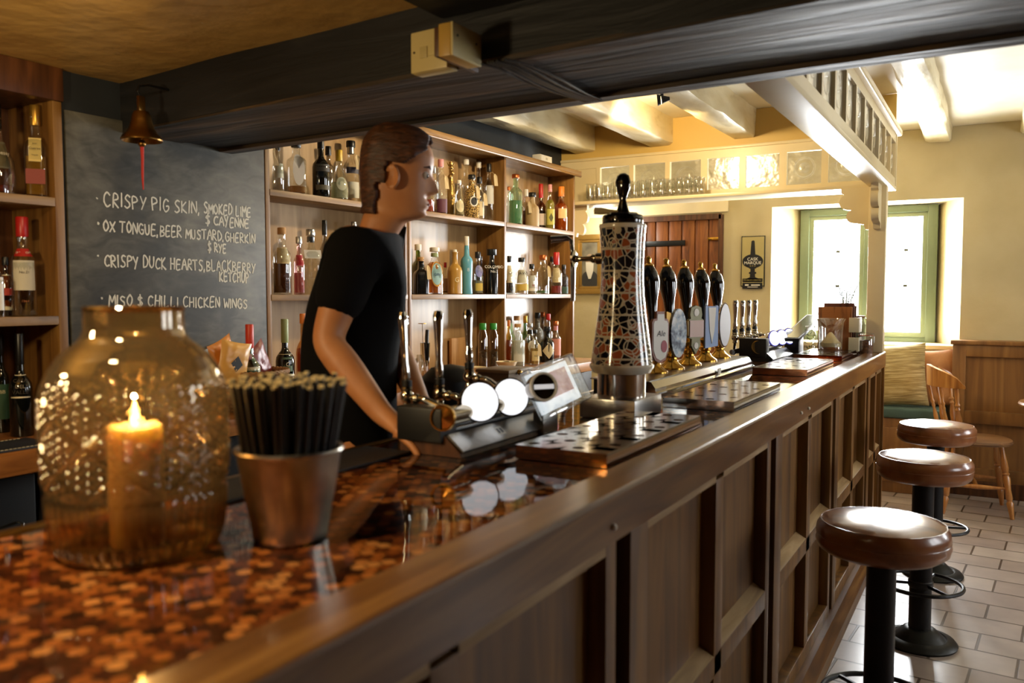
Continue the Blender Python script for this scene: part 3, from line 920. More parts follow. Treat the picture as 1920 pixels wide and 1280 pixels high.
chalk('.', 181, 385, 190, 386, 22, 4); chalk('CRISPY PIG SKIN,', 194, 386, 377, 401, 20, 2.6); chalk('SMOKED LIME', 381.6, 399.6, 471, 406, 16); chalk('& CAYENNE', 384.8, 421, 468, 428, 15)
chalk('.', 182, 430, 191, 430, 18, 4); chalk('OX TONGUE,BEER MUSTARD,GHERKIN', 192.8, 433.4, 480, 457, 17); chalk('& RYE', 389, 471, 425, 474, 14)
chalk('.', 181, 491, 190, 491, 18, 4); chalk('CRISPY DUCK HEARTS,BLACKBERRY', 195, 499, 480, 511, 18); chalk('KETCHUP', 411, 527, 468, 530, 14)
chalk('.', 190, 571, 200, 571, 18, 4); chalk('MISO & CHILLI CHICKEN WINGS', 204, 573, 465, 577.5, 17)

# white junction box on top of the shelving
sb = thing('socket_box', 'small white socket box lying on top of the bottle shelving', 'socket box', onB(1016, 297, -.03), BBROT)
sb.location.z = ZT + .03
obj('box', MB().box((-.03, -.075, .001), (.03, .075, .05), .005), WHITEPL, sb)
obj('face_plate', MB().box((.03, -.072, .004), (.036, .072, .047), .002), WHITEPL, sb)
obj('switch', MB().box((.036, -.012, .018), (.039, .012, .034), .001), plain('#c9c2b0', .4), sb)

# ================================================================== BOTTLES
# (height share, radius share) of a body up to the mouth
SHAPES = {
 'wine': [(0, .93), (.015, 1), (.56, 1), (.62, .93), (.68, .66), (.72, .42), (.77, .34), (.985, .33)],
 'spirit': [(0, .93), (.015, 1), (.60, 1), (.66, .9), (.71, .62), (.76, .42), (.97, .38)],
 'tall': [(0, .93), (.01, 1), (.66, 1), (.71, .88), (.76, .5), (.80, .4), (.975, .38)],
 'squat': [(0, .9), (.02, 1), (.55, 1), (.64, .85), (.70, .5), (.74, .38), (.97, .36)],
 'tear': [(0, .85), (.02, .95), (.25, 1), (.45, .9), (.6, .6), (.72, .36), (.97, .3)],
 'cone': [(0, 1), (.02, 1), (.3, .9), (.6, .68), (.75, .42), (.97, .36)],
 'waist': [(0, .9), (.02, .95), (.2, .86), (.5, .98), (.62, 1), (.68, .85), (.73, .45), (.97, .34)],
 'jar': [(0, .92), (.02, 1), (.70, 1), (.80, .85), (.86, .72), (.97, .72)],
 'slim': [(0, .93), (.01, 1), (.68, 1), (.74, .7), (.80, .45), (.975, .42)],
}
LIQ = {}


def liquid(c):
    if c not in LIQ:
        m, nt, bs, o = new_mat('liquid')
        k = hexc(c); bs.inputs['Base Color'].default_value = k; bs.inputs['Roughness'].default_value = .2
        t = nt.nodes.new('ShaderNodeBsdfTransparent'); t.inputs[0].default_value = tuple(min(1, v ** .55) for v in k[:3]) + (1,)
        mx = nt.nodes.new('ShaderNodeMixShader'); mx.inputs[0].default_value = .45
        nt.links.new(t.outputs[0], mx.inputs[1]); nt.links.new(bs.outputs[0], mx.inputs[2]); nt.links.new(mx.outputs[0], o.inputs['Surface'])
        LIQ[c] = m
    return LIQ[c]


CLEAR = glass('clear_bottle_glass', (.93, .95, .94), .0, .16)
GLASSES = {'clear': CLEAR, 'green': glass('green_bottle_glass', (.42, .75, .52), 0, .16), 'pale': glass('pale_green_glass', (.72, .92, .78), 0, .16),
           'dark': plain('#0a0d0a', .07, coat=.5), 'black': plain('#0b0b0c', .18, coat=.4), 'brown': glass('brown_bottle_glass', (.42, .2, .07), 0, .14),
           'olive': glass('olive_bottle_glass', (.28, .34, .08), 0, .14), 'amber': glass('amber_bottle_glass', (.85, .55, .22), 0, .15),
           'pink': glass('pink_bottle_glass', (.95, .72, .7), 0, .16), 'teal': plain('#5b9fb4', .35), 'mustard': plain('#b58a3c', .3, coat=.3), 'beige': plain('#b79a6a', .5),
           'gold': plain('#a5854b', .3, .85, bump=.4, bscale=80), 'smoke': glass('smoky_bottle_glass', (.5, .48, .44), 0, .18)}
CAPM = {'black': plain('#0d0d0e', .35), 'cork': plain('#b98e5a', .75, bump=.2, bscale=200), 'white': plain('#e8e2d2', .4), 'red': plain('#b3211f', .35), 'gold': plain('#c2963e', .3, .8),
        'silver': plain('#b5b5b3', .3, .9), 'pink': plain('#d48f90', .4), 'blue': plain('#26408f', .4), 'orange': plain('#d97a26', .45), 'copper': plain('#b8693a', .3, .8), 'sage': plain('#93a06f', .45),
        'vermilion': plain('#cf3c22', .4), 'tan': plain('#c9a87a', .6), 'green': plain('#2c8a2c', .4), 'lilac': plain('#8d6f9c', .4), 'yellow': plain('#cfa92c', .4)}
TAGM = plain('#d8c49a', .8)
INKS = {}


def ink_of(c): return plain(c, .6)


def build_bottle(p, r, h, shape='spirit', gl='clear', liq=None, cap=('black', .10), lab=None, txt=None, n=2.0, flat=1.0, face=None,
                 desc='', group=None, hang=None, name='bottle', cat='bottle', neckband=None, lab2=None, extra=None):
    if face is None:
        face = math.atan2(-p.y * .55, -p.x)
    root = thing(name, desc, cat, p, face, group)
    sh = SHAPES[shape]
    hb = h * (1 - (cap[1] * .55 if cap else 0))
    prof = [(q * r, z * hb) for z, q in sh]
    seg = 28 if n == 2 else 36
    nr = prof[-1][0]
    obj('glass_body', MB().lathe([(.0001, .003)] + prof + [(nr * 1.12, hb * .985), (nr * 1.12, hb), (nr * .7, hb)], seg, n=n, flat=flat, cap=False), GLASSES[gl] if isinstance(gl, str) else gl, root)
    if liq:
        c, fl = liq
        k = [(q * r * .9 , max(z * hb, .008)) for z, q in sh if z < fl]
        # stop at the fill line
        zs = [z for z, q in sh]; qs = [q for z, q in sh]
        qf = np.interp(fl, zs, qs)
        k += [(qf * r * .9, fl * hb)]
        obj('liquid', MB().lathe(k, seg, n=n, flat=flat), liquid(c), root)
    if cap:
        cm, ch = cap[0], cap[1]
        wide = cap[2] if len(cap) > 2 else 1.2
        z0 = h * (1 - ch)
        cr = nr * wide
        obj('cap', MB().lathe([(cr * .96, z0), (cr, z0 + .002), (cr, h - .003), (cr * .9, h)], 20), CAPM[cm], root)
    if neckband:
        zz = neckband[1] * h
        obj('neck_band', MB().lathe([(np.interp(neckband[1], [z for z, q in sh], [q for z, q in sh]) * r * 1.05, zz), (np.interp(neckband[2], [z for z, q in sh], [q for z, q in sh]) * r * 1.05, neckband[2] * h)], 20, cap=False), CAPM[neckband[0]], root)

    def surf(x, z, lift):
        """wrap (x along, z up) round the body"""
        rad = np.interp(z / hb, [a for a, q in sh], [q for a, q in sh]) * r
        if n > 2 or flat < .8:
            return (rad * flat_front * 1.0 + lift, x, z)
        a = x / max(rad, 1e-4)
        return ((rad + lift) * math.cos(a), (rad + lift) * math.sin(a), z)
    flat_front = 1.0
    for L in (lab, lab2):
        if not L: continue
        col, z0, z1, wd = L[:4]
        kind = L[4] if len(L) > 4 else 'rect'
        lm = ink_of(col)
        halfw = wd * r
        z0, z1 = z0 * h, z1 * h
        vs, fs = [], []
        NU = 12
        if kind == 'oval':
            zc, hz = (z0 + z1) / 2, (z1 - z0) / 2
            vs.append(surf(0, zc, .0012))
            for i in range(24):
                a = 2 * PI * i / 24
                vs.append(surf(halfw * math.cos(a), zc + hz * math.sin(a), .0012))
            fs = [(0, 1 + i, 1 + (i + 1) % 24) for i in range(24)]
        elif kind == 'diamond':
            for i in range(NU + 1):
                t = -1 + 2 * i / NU; hz = (1 - abs(t)) * (z1 - z0) / 2
                vs += [surf(t * halfw, (z0 + z1) / 2 - hz, .0012), surf(t * halfw, (z0 + z1) / 2 + hz, .0012)]
            fs = [(2 * i, 2 * i + 2, 2 * i + 3, 2 * i + 1) for i in range(NU)]
        else:
            for i in range(NU + 1):
                t = -1 + 2 * i / NU
                vs += [surf(t * halfw, z0, .0012), surf(t * halfw, z1, .0012)]
            fs = [(2 * i, 2 * i + 2, 2 * i + 3, 2 * i + 1) for i in range(NU)]
        lo = obj('paper_label', MB().raw(vs, fs), lm, root, ang=80)
        if L is lab and txt:
            for (s, zc, size, ic) in txt:
                lettering(s, size * r, ink_of(ic), lo, lambda x, v, zc=zc: surf(x, zc * h + v, .0022))
    if txt and not lab:
        for (s, zc, size, ic) in txt:
            lettering(s, size * r, ink_of(ic), root, lambda x, v, zc=zc: surf(x, zc * h + v, .0015))
    if hang:
        side, zt = hang[0], hang[1] * h
        w, l = .022, .075
        x0 = r * .62
        pts = [(x0, side - w / 2 * .4, zt), (x0, side + w / 2 * .4, zt), (x0 + .015, side + w / 2, zt - .015), (x0 + .032, side + w / 2, zt - l), (x0 + .032, side - w / 2, zt - l), (x0 + .015, side - w / 2, zt - .015)]
        obj('hang_tag', MB().prism(pts, (.0012, 0, .0004)), TAGM, root, smooth=False)
        obj('tag_string', MB().tube([(nr * 1.1, 0, h * .82), (x0 * .8, side * .5, zt + .012), (x0, side, zt - .004)], .0008, 5), TAGM, root)
    if extra: extra(root, r, h)
    return root


def shelf_bottle(px, ytop, wpx, z, off, shape, gl, liq, cap, desc, group, **k):
    """stand a bottle on the shelf at height z, off metres behind the front edge"""
    ym = 550 + (ytop - 550) * .5 if z > .99 else 640
    q = onB(px, ym, -off)
    d = depth(q)
    r = wpx * d / F / 2 * obl(px)
    top = onB(px, ytop, -off).z
    h = top - z
    k.setdefault('flat', 1.0)
    return build_bottle(Vector((q.x, q.y, z + .0005)), r, h, shape, gl, liq, cap, desc=desc, group=group, **k)


G1 = 'bottles on the top shelf left of the barman'
T = ZS1
sbt = shelf_bottle
sbt(523, 272, 22, T, .07, 'squat', 'clear', None, ('black', .12), 'rounded clear bottle with a pale green label, leftmost on the top shelf beside the chalkboard', G1, lab=('#cfd0b8', .3, .6, .8), hang=(-.02, .9))
sbt(557, 264, 33, T, .06, 'tall', 'clear', ('#b07a2c', .16), ('black', .13, 1.5), 'square clear bottle with a tall white oval label on the top shelf', G1, n=5, lab=('#dcd6cc', .16, .74, .7, 'oval'))
sbt(603, 257, 33, T, .05, 'wine', 'dark', None, ('black', .2), 'tall black rum bottle with a metallic collar label on the top shelf', G1, lab=('#2b2620', .42, .54, 1.0), lab2=('#57503c', .12, .2, .9))
sbt(617, 275, 20, T, .15, 'tall', 'smoke', None, ('black', .16, 1.5), 'smoky black-capped bottle half hidden behind the tall black rum bottle', G1)
sbt(637, 282, 36, T, .05, 'tear', 'clear', ('#c8c9a8', .4), ('yellow', .22), 'teardrop clear bottle with a blue and yellow capsule on the top shelf', G1, lab=('#b7b9a0', .18, .45, .55, 'oval'), neckband=('blue', .94, .99))
sbt(659, 265, 32, T, .14, 'spirit', 'clear', None, ('black', .1, 1.4), 'broad-shouldered gin bottle with a dark cap and a card tag on the top shelf', G1, lab=('#d8d6c6', .1, .35, .8), lab2=('#4a4650', .48, .58, .8), hang=(.02, .78), neckband=('silver', .8, .9))
sbt(682, 326, 15, T, .05, 'spirit', 'clear', ('#d9c49a', .5), ('white', .14), 'miniature bottle with a pink-lettered white label on the top shelf', G1, lab=('#e4d9c6', .15, .6, .9), txt=[('N', .4, 1.0, '#c05560')])
sbt(704, 290, 30, T, .06, 'wine', 'clear', ('#cda25e', .5), ('tan', .12), 'straw coloured long-necked bottle with a cream label, nearest the barman on the top shelf', G1, lab=('#e0d4b8', .24, .5, .9), txt=[('EL', .37, .7, '#3a3430')])

G2 = 'bottles on the middle shelf left of the barman'
T = ZS2
sbt(529, 427, 36, T, .07, 'spirit', 'clear', ('#5e3414', .5), ('cork', .1, 1.2), 'amber spirit bottle with a plain cream label, leftmost on the middle shelf', G2, lab=('#cbb98e', .46, .7, .85), neckband=('red', .93, .99))
sbt(561, 444, 21, T, .05, 'spirit', 'pink', ('#c98a88', .4), ('silver', .12, 1.5), 'small pink-tinted bottle with a red label on the middle shelf', G2, lab=('#b23242', .5, .68, .8))
sbt(583, 430, 33, T, .08, 'spirit', 'clear', None, ('silver', .1, 1.4), 'square-shouldered clear bottle with a white band label on the middle shelf', G2, n=5, lab=('#d5d2c8', .55, .68, 1.0), neckband=('black', .8, .89))
sbt(609, 413, 19, T, .10, 'slim', 'smoke', ('#2b241e', .5), ('black', .2), 'slim dark bottle with a tall black neck on the middle shelf', G2)
sbt(638, 440, 22, T, .14, 'spirit', 'dark', None, ('black', .14), 'dark bottle beside the barman shoulder on the middle shelf', G2)
sbt(664, 416, 22, T, .12, 'tall', 'smoke', ('#2a1e14', .5), ('silver', .06, 1.3), 'dark bottle with a silver-tipped cap just above the barman shoulder', G2)

G3 = 'bottles on the top shelf of the centre bay'
T = ZS1
sbt(789, 318, 17, T, .06, 'tall', 'clear', None, ('white', .2, 1.1), 'slim bottle with a white label, leftmost in the centre bay top shelf', G3, lab=('#e3dccb', .08, .55, 1.0))
sbt(806, 324, 17, T, .06, 'spirit', 'clear', ('#cf6a55', .35), ('copper', .1), 'small bottle of coral gin with a copper cap on the centre top shelf', G3)
sbt(815, 312, 17, T, .14, 'spirit', 'clear', None, ('silver', .14, 1.3), 'clear bottle with a broad card tag over its front on the centre top shelf', G3, hang=(.0, .72), lab=('#c0485a', .05, .22, .9))
sbt(827, 299, 24, T, .07, 'tall', 'clear', ('#7d3440', .3), ('pink', .14, 1.2), 'tall pink-capped bottle with a dark berry label on the centre top shelf', G3, hang=(.02, .70), lab=('#5b2b3a', .04, .28, .9))


def figurine(root, r, h):
    b = MB()
    for k in range(7):
        a = k * 1.1
        b.sphere((r * .35 * math.cos(a), r * .35 * math.sin(a), h * (.35 + .075 * k)), r * (.62 - .03 * k), 1, 1, 1.2, 12, 8)
    b.sphere((0, 0, h * .9), r * .55, 1.2, .9, 1, 12, 8)
    for s in (-1, 1): b.lathe_dir((0, s * r * .4, h * .93), (0, s * .6, 1), [(r * .18, 0), (0, h * .09)], 8)
    obj('gilt_figure', b, GLASSES['gold'], root)


sbt(846, 304, 19, T, .09, 'cone', 'gold', None, None, 'gilt sculpted bottle shaped like a rearing beast on the centre top shelf', G3, extra=figurine)
sbt(861, 338, 20, T, .03, 'cone', 'clear', ('#b9a77c', .4), ('white', .1), 'small conical bottle with a round cream label and white cap on the centre top shelf', G3, lab=('#d6c9a0', .1, .45, .8, 'oval'))
sbt(874, 299, 23, T, .14, 'spirit', 'clear', None, ('white', .09, 1.3), 'tall clear white-capped bottle behind the gold-flecked one', G3)


def fleck(root, r, h):
    pass


FLECK = noise_mat('gold_flecked_glass', [(.42, '#3d3024'), (.5, '#8a6a35'), (.58, '#d3b06a')], nscale=170, detail=2, rough=.15, coat=.5, bump=0)
sbt(885, 328, 29, T, .05, 'spirit', FLECK, None, ('black', .1, 1.3), 'gold-flecked round bottle with a black and white disc label on the centre top shelf', G3, lab=('#e5dfd0', .26, .5, .55, 'oval'), lab2=('#1b1b1d', .29, .47, .4, 'oval'), hang=(.022, .74))
sbt(898, 304, 19, T, .14, 'tall', 'clear', None, ('white', .1, 1.3), 'slender clear bottle with a white cap at the back of the centre top shelf', G3)
sbt(899, 332, 18, T, .05, 'spirit', 'clear', ('#cdb78a', .4), ('black', .15, 1.5), 'black-knobbed bottle with a cream label and a twisted card tag', G3, lab=('#d5c6a0', .08, .42, .95), hang=(.025, .62))
sbt(917, 307, 19, T, .08, 'tall', 'clear', None, ('black', .14, 1.3), 'tall black-necked bottle with a card tag flying right on the centre top shelf', G3, lab=('#cfccc0', .3, .62, .8), hang=(.03, .82), neckband=('white', .96, .995))

G4 = 'bottles on the middle shelf of the centre bay'
T = ZS2
sbt(784, 458, 26, T, .15, 'wine', 'olive', ('#5e7a1c', .6), ('white', .12, 1.5), 'green bottle with a white stopper at the back of the centre middle shelf', G4)
sbt(789, 482, 27, T, .05, 'squat', 'black', None, ('cork', .11, 1.3), 'squat black square bottle with a cork and a cream side tag', G4, n=5, hang=(.03, .78))
sbt(815, 464, 33, T, .07, 'spirit', 'clear', ('#e08a3a', .72), ('white', .09, 1.5), 'orange gin bottle with a round pale blue label', G4, lab=('#a9d3d8', .2, .66, .62, 'oval'), lab2=('#d9a54a', .16, .70, .68, 'oval'), txt=[('GIN', .42, .42, '#1f4f7a')], neckband=('teal' if 'teal' in CAPM else 'sage', .80, .88))
sbt(835, 492, 12, T, .13, 'spirit', 'clear', ('#b08a5a', .4), ('red', .16), 'little white-labelled bottle tucked behind the orange gin', G4, lab=('#ddd6c4', .1, .5, .9))
sbt(853, 468, 28, T, .06, 'squat', 'mustard', None, ('white', .1, .7), 'mustard stoneware bottle with scrolled white lettering and a pourer', G4, txt=[('G', .32, .9, '#efe3bf'), ])
sbt(875, 443, 23, T, .06, 'waist', 'teal', None, ('white', .16, 1.15), 'tall turquoise ceramic bottle with a white neck band', G4, txt=[('8', .42, .8, '#cfe3ea')], neckband=('black', .965, .998))
sbt(896, 472, 21, T, .07, 'spirit', 'clear', ('#b9b18e', .35), ('black', .15, 1.4), 'clear bottle with a lilac oval label and yellow foot label', G4, lab=('#8f8cc0', .4, .68, .7, 'oval'), lab2=('#d2b34e', .08, .26, .7))
sbt(902, 481, 14, T, .13, 'spirit', 'brown', ('#4a2a10', .5), ('silver', .1), 'small brown bottle at the back beside the black gin bottle', G4)
sbt(922, 467, 33, T, .035, 'spirit', 'black', None, ('black', .14, 1.5), 'broad black gin bottle with white slanting lettering', G4, n=3, flat=.6, txt=[('COLOMBO', .6, .44, '#e9e4d6'), ('No.7', .5, .42, '#e9e4d6')], lab2=None)

G5 = 'bottles on the top shelf of the right bay'
T = ZS1
sbt(954, 350, 13, T, .13, 'spirit', 'clear', None, ('copper', .1), 'slim clear copper-capped bottle at the left end of the right bay top shelf', G5)
sbt(967, 327, 26, T, .06, 'tall', 'pale', ('#8fb79a', .5), ('copper', .08, 1.5), 'tall pale green bottle with an embossed crest on the right bay top shelf', G5)
sbt(986, 355, 15, T, .14, 'spirit', 'clear', ('#8a2430', .5), ('white', .18, 1.4), 'white-capped bottle of red liqueur behind the stoneware bottle', G5)
sbt(998, 361, 26, T, .06, 'squat', 'beige', None, ('black', .13, 1.5), 'beige stoneware bottle with a black stopper on the right bay top shelf', G5, hang=(-.03, .72))
sbt(1014, 345, 20, T, .13, 'wine', 'brown', ('#3a1c12', .5), ('red', .3, 1.3), 'brown bottle with a red waxed neck and a white waist label', G5, lab=('#d8c7bb', .1, .35, 1.0), neckband=('black', .955, .998))
sbt(1031, 346, 18, T, .06, 'spirit', 'clear', ('#b0a43a', .72), ('pink', .16, 1.1), 'yellow-green liqueur bottle with a dark leaf motif', G5, lab=('#b5ad4c', .1, .45, .9), lab2=('#3a3d1c', .16, .36, .5, 'diamond'))
sbt(1052, 350, 25, T, .06, 'spirit', 'amber', ('#c07a25', .7), ('orange', .22, 1.25), 'amber bottle with an orange waxed cap at the right end of the top shelf', G5, lab=('#d8b27a', .28, .5, .7))

G6 = 'bottles on the middle shelf of the right bay'
T = ZS2
sbt(955, 480, 17, T, .08, 'spirit', 'clear', ('#3a2a1c', .4), ('black', .16, 1.3), 'slim black-capped bottle with a cream label, leftmost on the right bay middle shelf', G6, lab=('#dccfa8', .3, .75, .95), txt=[('L.F', .55, .7, '#4a4238')])
sbt(978, 483, 26, T, .06, 'squat', 'clear', ('#cdb27a', .3), ('black', .12, 1.4), 'round gin bottle with a cream label lettered in black capitals', G6, lab=('#e6dcc0', .3, .66, 1.0), txt=[('JAWS', .57, .62, '#26231f')], lab2=('#d2b04e', .1, .28, 1.0))
sbt(997, 495, 18, T, .06, 'spirit', 'clear', ('#b9a88c', .4), ('black', .16, 1.4), 'small white-labelled bottle with a red v mark on the right bay middle shelf', G6, lab=('#e3dbc8', .1, .62, .95), txt=[('v', .3, .9, '#b3303a')])
sbt(1018, 478, 25, T, .06, 'spirit', 'clear', ('#7fa06a', .1), ('copper', .13, 1.5), 'clear bottle with a copper cap and green foot on the right bay middle shelf', G6, hang=(.028, .72))
sbt(1035, 481, 16, T, .14, 'spirit', 'clear', None, ('black', .14, 1.3), 'black-capped clear bottle tucked behind the red-waxed one', G6)
sbt(1043, 473, 23, T, .06, 'spirit', 'clear', ('#b9403c', .24), ('red', .3, 1.3), 'clear bottle with a red waxed neck and a parchment label', G6, lab=('#cdb98c', .28, .62, .9))
sbt(1057, 496, 17, T, .045, 'spirit', plain('#2a1d14', .2, .3, bump=.6, bscale=120), None, ('black', .14), 'dark copper-patterned bottle at the right end of the middle shelf', G6, lab=('#2f4a3a', .02, .25, .95))

G7 = 'bottles on the worktop of the right bay'
T = ZC
sbt(954, 600, 12, T, .10, 'slim', 'amber', ('#c4743a', .6), ('orange', .14), 'slim orange bottle against the left upright of the right bay worktop', G7)
sbt(969, 592, 22, T, .16, 'spirit', 'clear', None, ('cork', .1, 1.4), 'corked clear bottle at the back of the right bay worktop', G7)
sbt(971, 607, 27, T, -.02, 'spirit', 'clear', ('#c9cdbc', .5), ('cork', .08, 1.3), 'frosted-label clear gin bottle at the front left of the right bay worktop', G7, lab=('#cfd2c4', .12, .62, .9))
sbt(985, 592, 20, T, .14, 'wine', 'green', ('#2c4a2a', .5), ('gold', .16, 1.2), 'green bottle with a gold capsule on the right bay worktop', G7)
sbt(994, 606, 21, T, .0, 'spirit', 'clear', ('#b98a42', .55), ('silver', .1, 1.2), 'golden spirit bottle with a white round label on the right bay worktop', G7, lab=('#e5ddc8', .3, .58, .62, 'oval'), neckband=('black', .74, .84))
sbt(1008, 586, 23, T, .15, 'spirit', plain('#6a665c', .25, .6, bump=.8, bscale=150), None, ('black', .12, 1.2), 'silver lattice-textured bottle at the back of the right bay worktop', G7)
sbt(1003, 618, 17, T, -.05, 'spirit', 'clear', ('#c9a85a', .5), ('black', .1, 1.3), 'squat bottle with a cream square label and a folded tag', G7, lab=('#d8c68e', .12, .4, .95), txt=[('023', .26, .5, '#3a332a')], hang=(.02, .6))
sbt(1018, 585, 17, T, .16, 'tall', 'smoke', None, ('copper', .1, 1.4), 'copper-topped smoky bottle at the back of the right bay worktop', G7)
sbt(1028, 588, 17, T, .09, 'spirit', 'clear', ('#c98a5a', .5), ('red', .14, 1.3), 'red-capped bottle at the back of the right bay worktop', G7)
sbt(1026, 612, 27, T, -.01, 'squat', 'black', None, ('black', .12, 1.4), 'squat black apothecary bottle with a cream diamond label', G7, lab=('#d9cfa8', .1, .55, .95, 'diamond'))
sbt(1042, 602, 20, T, .03, 'spirit', 'clear', ('#d98a78', .4), ('copper', .12, 1.4), 'pink-labelled clear gin bottle at the right end of the worktop', G7, lab=('#d99484', .12, .55, .95), neckband=('pink', .76, .88))

# ---- left side shelves
G8 = 'bottles on the side shelves'
sbt(-4, 196, 74, ZL1, .09, 'tear', 'clear', ('#7a2c14', .12), ('black', .28, 1.1), 'teardrop cognac bottle with a dark label on the upper side shelf', G8, lab=('#5d553a', .28, .58, .62), txt=[('Hennessy', .45, .32, '#e3d9b8')], face=-.35)
sbt(70, 199, 43, ZL1, .06, 'spirit', 'clear', ('#a8781f', .5), ('gold', .22, 1.25), 'square tequila bottle with a gold cap and arched cream label on the upper side shelf', G8, n=5, lab=('#dcc378', .38, .64, .55, 'rect'), txt=[('Jose', .575, .22, '#231d16'), ('Cuervo', .52, .34, '#231d16'), ('Tequila', .45, .2, '#5a4526')], lab2=('#8a3a30', .14, .3, .85), face=-.62)
sbt(43, 407, 50, ZL2, .07, 'spirit', 'clear', None, ('red', .2, 1.3), 'clear vodka bottle with red cap and red band label on the lower side shelf', G8, lab=('#cfcbbb', .26, .56, .9), lab2=('#b3261e', .60, .68, .85), txt=[('No.21', .44, .3, '#4a4438'), ('SMIRNOFF', .638, .26, '#efe9d8'), ('1864', .15, .28, '#a05a32')], face=-.45)
sbt(11, 482, 28, ZL2, .12, 'spirit', 'brown', ('#3a200f', .5), ('black', .14, 1.3), 'dark bottle with a red band label behind the vodka on the lower side shelf', G8, lab=('#d2c9a8', .1, .7, .9), lab2=('#b3382a', .35, .47, .95), face=-.4)
sbt(-6, 470, 26, ZL2, .03, 'spirit', 'clear', None, ('silver', .14, 1.3), 'frosted clear bottle cut by the picture edge on the lower side shelf', G8, lab=('#d9d6cc', .1, .6, .95), face=-.4)


def counter_bottle(px, ybot, ytop, wpx, shape, gl, liq, cap, desc, group, z=ZC, **k):
    q = onz(px, ybot, z); d = depth(q)
    r = wpx * d / F / 2 * obl(px)
    e = r * .45
    q = onz(px, ybot - e / d * F * .35, z)
    dd = Vector((q.x, q.y, 0)).length
    t = ray(px, ytop); k0 = math.hypot(t[0], t[1])
    h = H + t[2] * dd / k0 - z
    return build_bottle(Vector((q.x, q.y, z + .0005)), r, h, shape, gl, liq, cap, desc=desc, group=group, **k)


counter_bottle(42, 820, 625, 46, 'wine', 'dark', None, ('black', .3, 1.15), 'dark red wine bottle with a cream label on the side worktop', G8, lab=('#ded3b4', .38, .60, .9), txt=[('CASA', .545, .46, '#4a4234'), ('DEL', .49, .46, '#8a806a'), ('VALLE', .435, .5, '#3a3226')], face=-.55)
counter_bottle(66, 795, 624, 38, 'spirit', 'clear', ('#7a4a20', .65), ('white', .13, 1.3), 'whisky bottle with a white cap and red-lettered label behind the wine bottle', G8, lab=('#d9cda6', .1, .62, .95), txt=[('S', .52, .9, '#b02a26')], n=4, face=-.55)
counter_bottle(5, 812, 628, 36, 'spirit', 'dark', None, ('black', .2, 1.2), 'dark green bottle with a green label cut by the picture edge on the side worktop', G8, lab=('#274a33', .14, .5, .95), txt=[('BB', .42, .6, '#c9c3a0')], face=-.4)
# ---- wines on the worktop below the chalkboard
G9 = 'wine bottles on the worktop'
sbt(533, 598, 36, ZC, .06, 'wine', 'dark', None, ('sage', .3, 1.2), 'dark wine bottle with a sage green capsule under the shelves', G9, lab=('#d6cfae', .28, .56, .95), lab2=('#4f6a52', .34, .52, .55), txt=[('C', .43, .6, '#e9e2c6')])
sbt(567, 588, 27, ZC, .04, 'wine', 'amber', ('#c9824a', .62), ('orange', .12, 1.3), 'rose wine bottle with an orange capsule beside the green capped wine', G9)
wr = sbt(467, 608, 40, ZC + .0095, -.13, 'wine', 'green', ('#2a2c14', .5), ('vermilion', .28, 1.2), 'green wine bottle with a vermilion capsule standing in the snack basket', G9, lab=('#d8d0b0', .26, .5, .95), lab2=('#3f5c48', .3, .46, .55))

# ================================================================== ON THE BAR: FOREGROUND
# amber embossed glass lantern with a pillar candle
def amber_mat():
    m, nt, bs, o = new_mat('amber_embossed_glass')
    nt.nodes.remove(bs)
    t = nt.nodes.new('ShaderNodeBsdfTransparent'); tr_ = ramp(nt, None, [(0, (.86, .65, .36)), (.10, (.62, .40, .17)), (.3, (.28, .15, .05)), (.8, (.07, .035, .01))])
    tl = nt.nodes.new('ShaderNodeBsdfTranslucent'); tl.inputs[0].default_value = (.85, .60, .28, 1)
    df = nt.nodes.new('ShaderNodeBsdfRefraction'); df.inputs['Color'].default_value = (.82, .57, .27, 1); df.inputs['IOR'].default_value = 1.06; df.inputs['Roughness'].default_value = .12
    g = nt.nodes.new('ShaderNodeBsdfGlossy'); g.inputs['Roughness'].default_value = .06; g.inputs[0].default_value = (1, .93, .8, 1)
    m1 = nt.nodes.new('ShaderNodeMixShader'); m1.inputs[0].default_value = .06
    m2 = nt.nodes.new('ShaderNodeMixShader'); m2.inputs[0].default_value = .35
    m3 = nt.nodes.new('ShaderNodeMixShader')
    lw = nt.nodes.new('ShaderNodeLayerWeight'); lw.inputs[0].default_value = .25
    mr = nt.nodes.new('ShaderNodeMapRange'); mr.inputs['To Min'].default_value = .05; mr.inputs['To Max'].default_value = .6
    L = nt.links.new
    L(t.outputs[0], m1.inputs[1]); L(tl.outputs[0], m1.inputs[2]); L(m1.outputs[0], m2.inputs[1]); L(df.outputs[0], m2.inputs[2])
    L(lw.outputs['Facing'], tr_.node.inputs[0]); L(tr_, t.inputs[0])
    L(lw.outputs['Facing'], mr.inputs[0]); L(mr.outputs[0], m3.inputs[0]); L(m2.outputs[0], m3.inputs[1]); L(g.outputs[0], m3.inputs[2]); L(m3.outputs[0], o.inputs['Surface'])
    return m


LZ = BZ + .001
pj = onz(263, 1018, 1.1); dj = depth(pj)
def zj(y): return float(ony(263, y, pj.y).z) - LZ
rp = dj / F / 2 * obl(263)
JP = [(228, 1046), (300, 1030), (322, 990), (334, 940), (340, 890), (345, 830), (345, 745), (338, 715), (318, 690), (285, 667), (245, 650), (215, 640), (197, 630), (188, 615), (187, 590), (187, 578)]
jt = thing('candle_lantern', 'large amber embossed glass jar holding a lit candle, nearest on the bar', 'lantern', (pj.x, pj.y, LZ))
prof = [(w * rp, max(zj(y), 0.0005)) for w, y in JP]
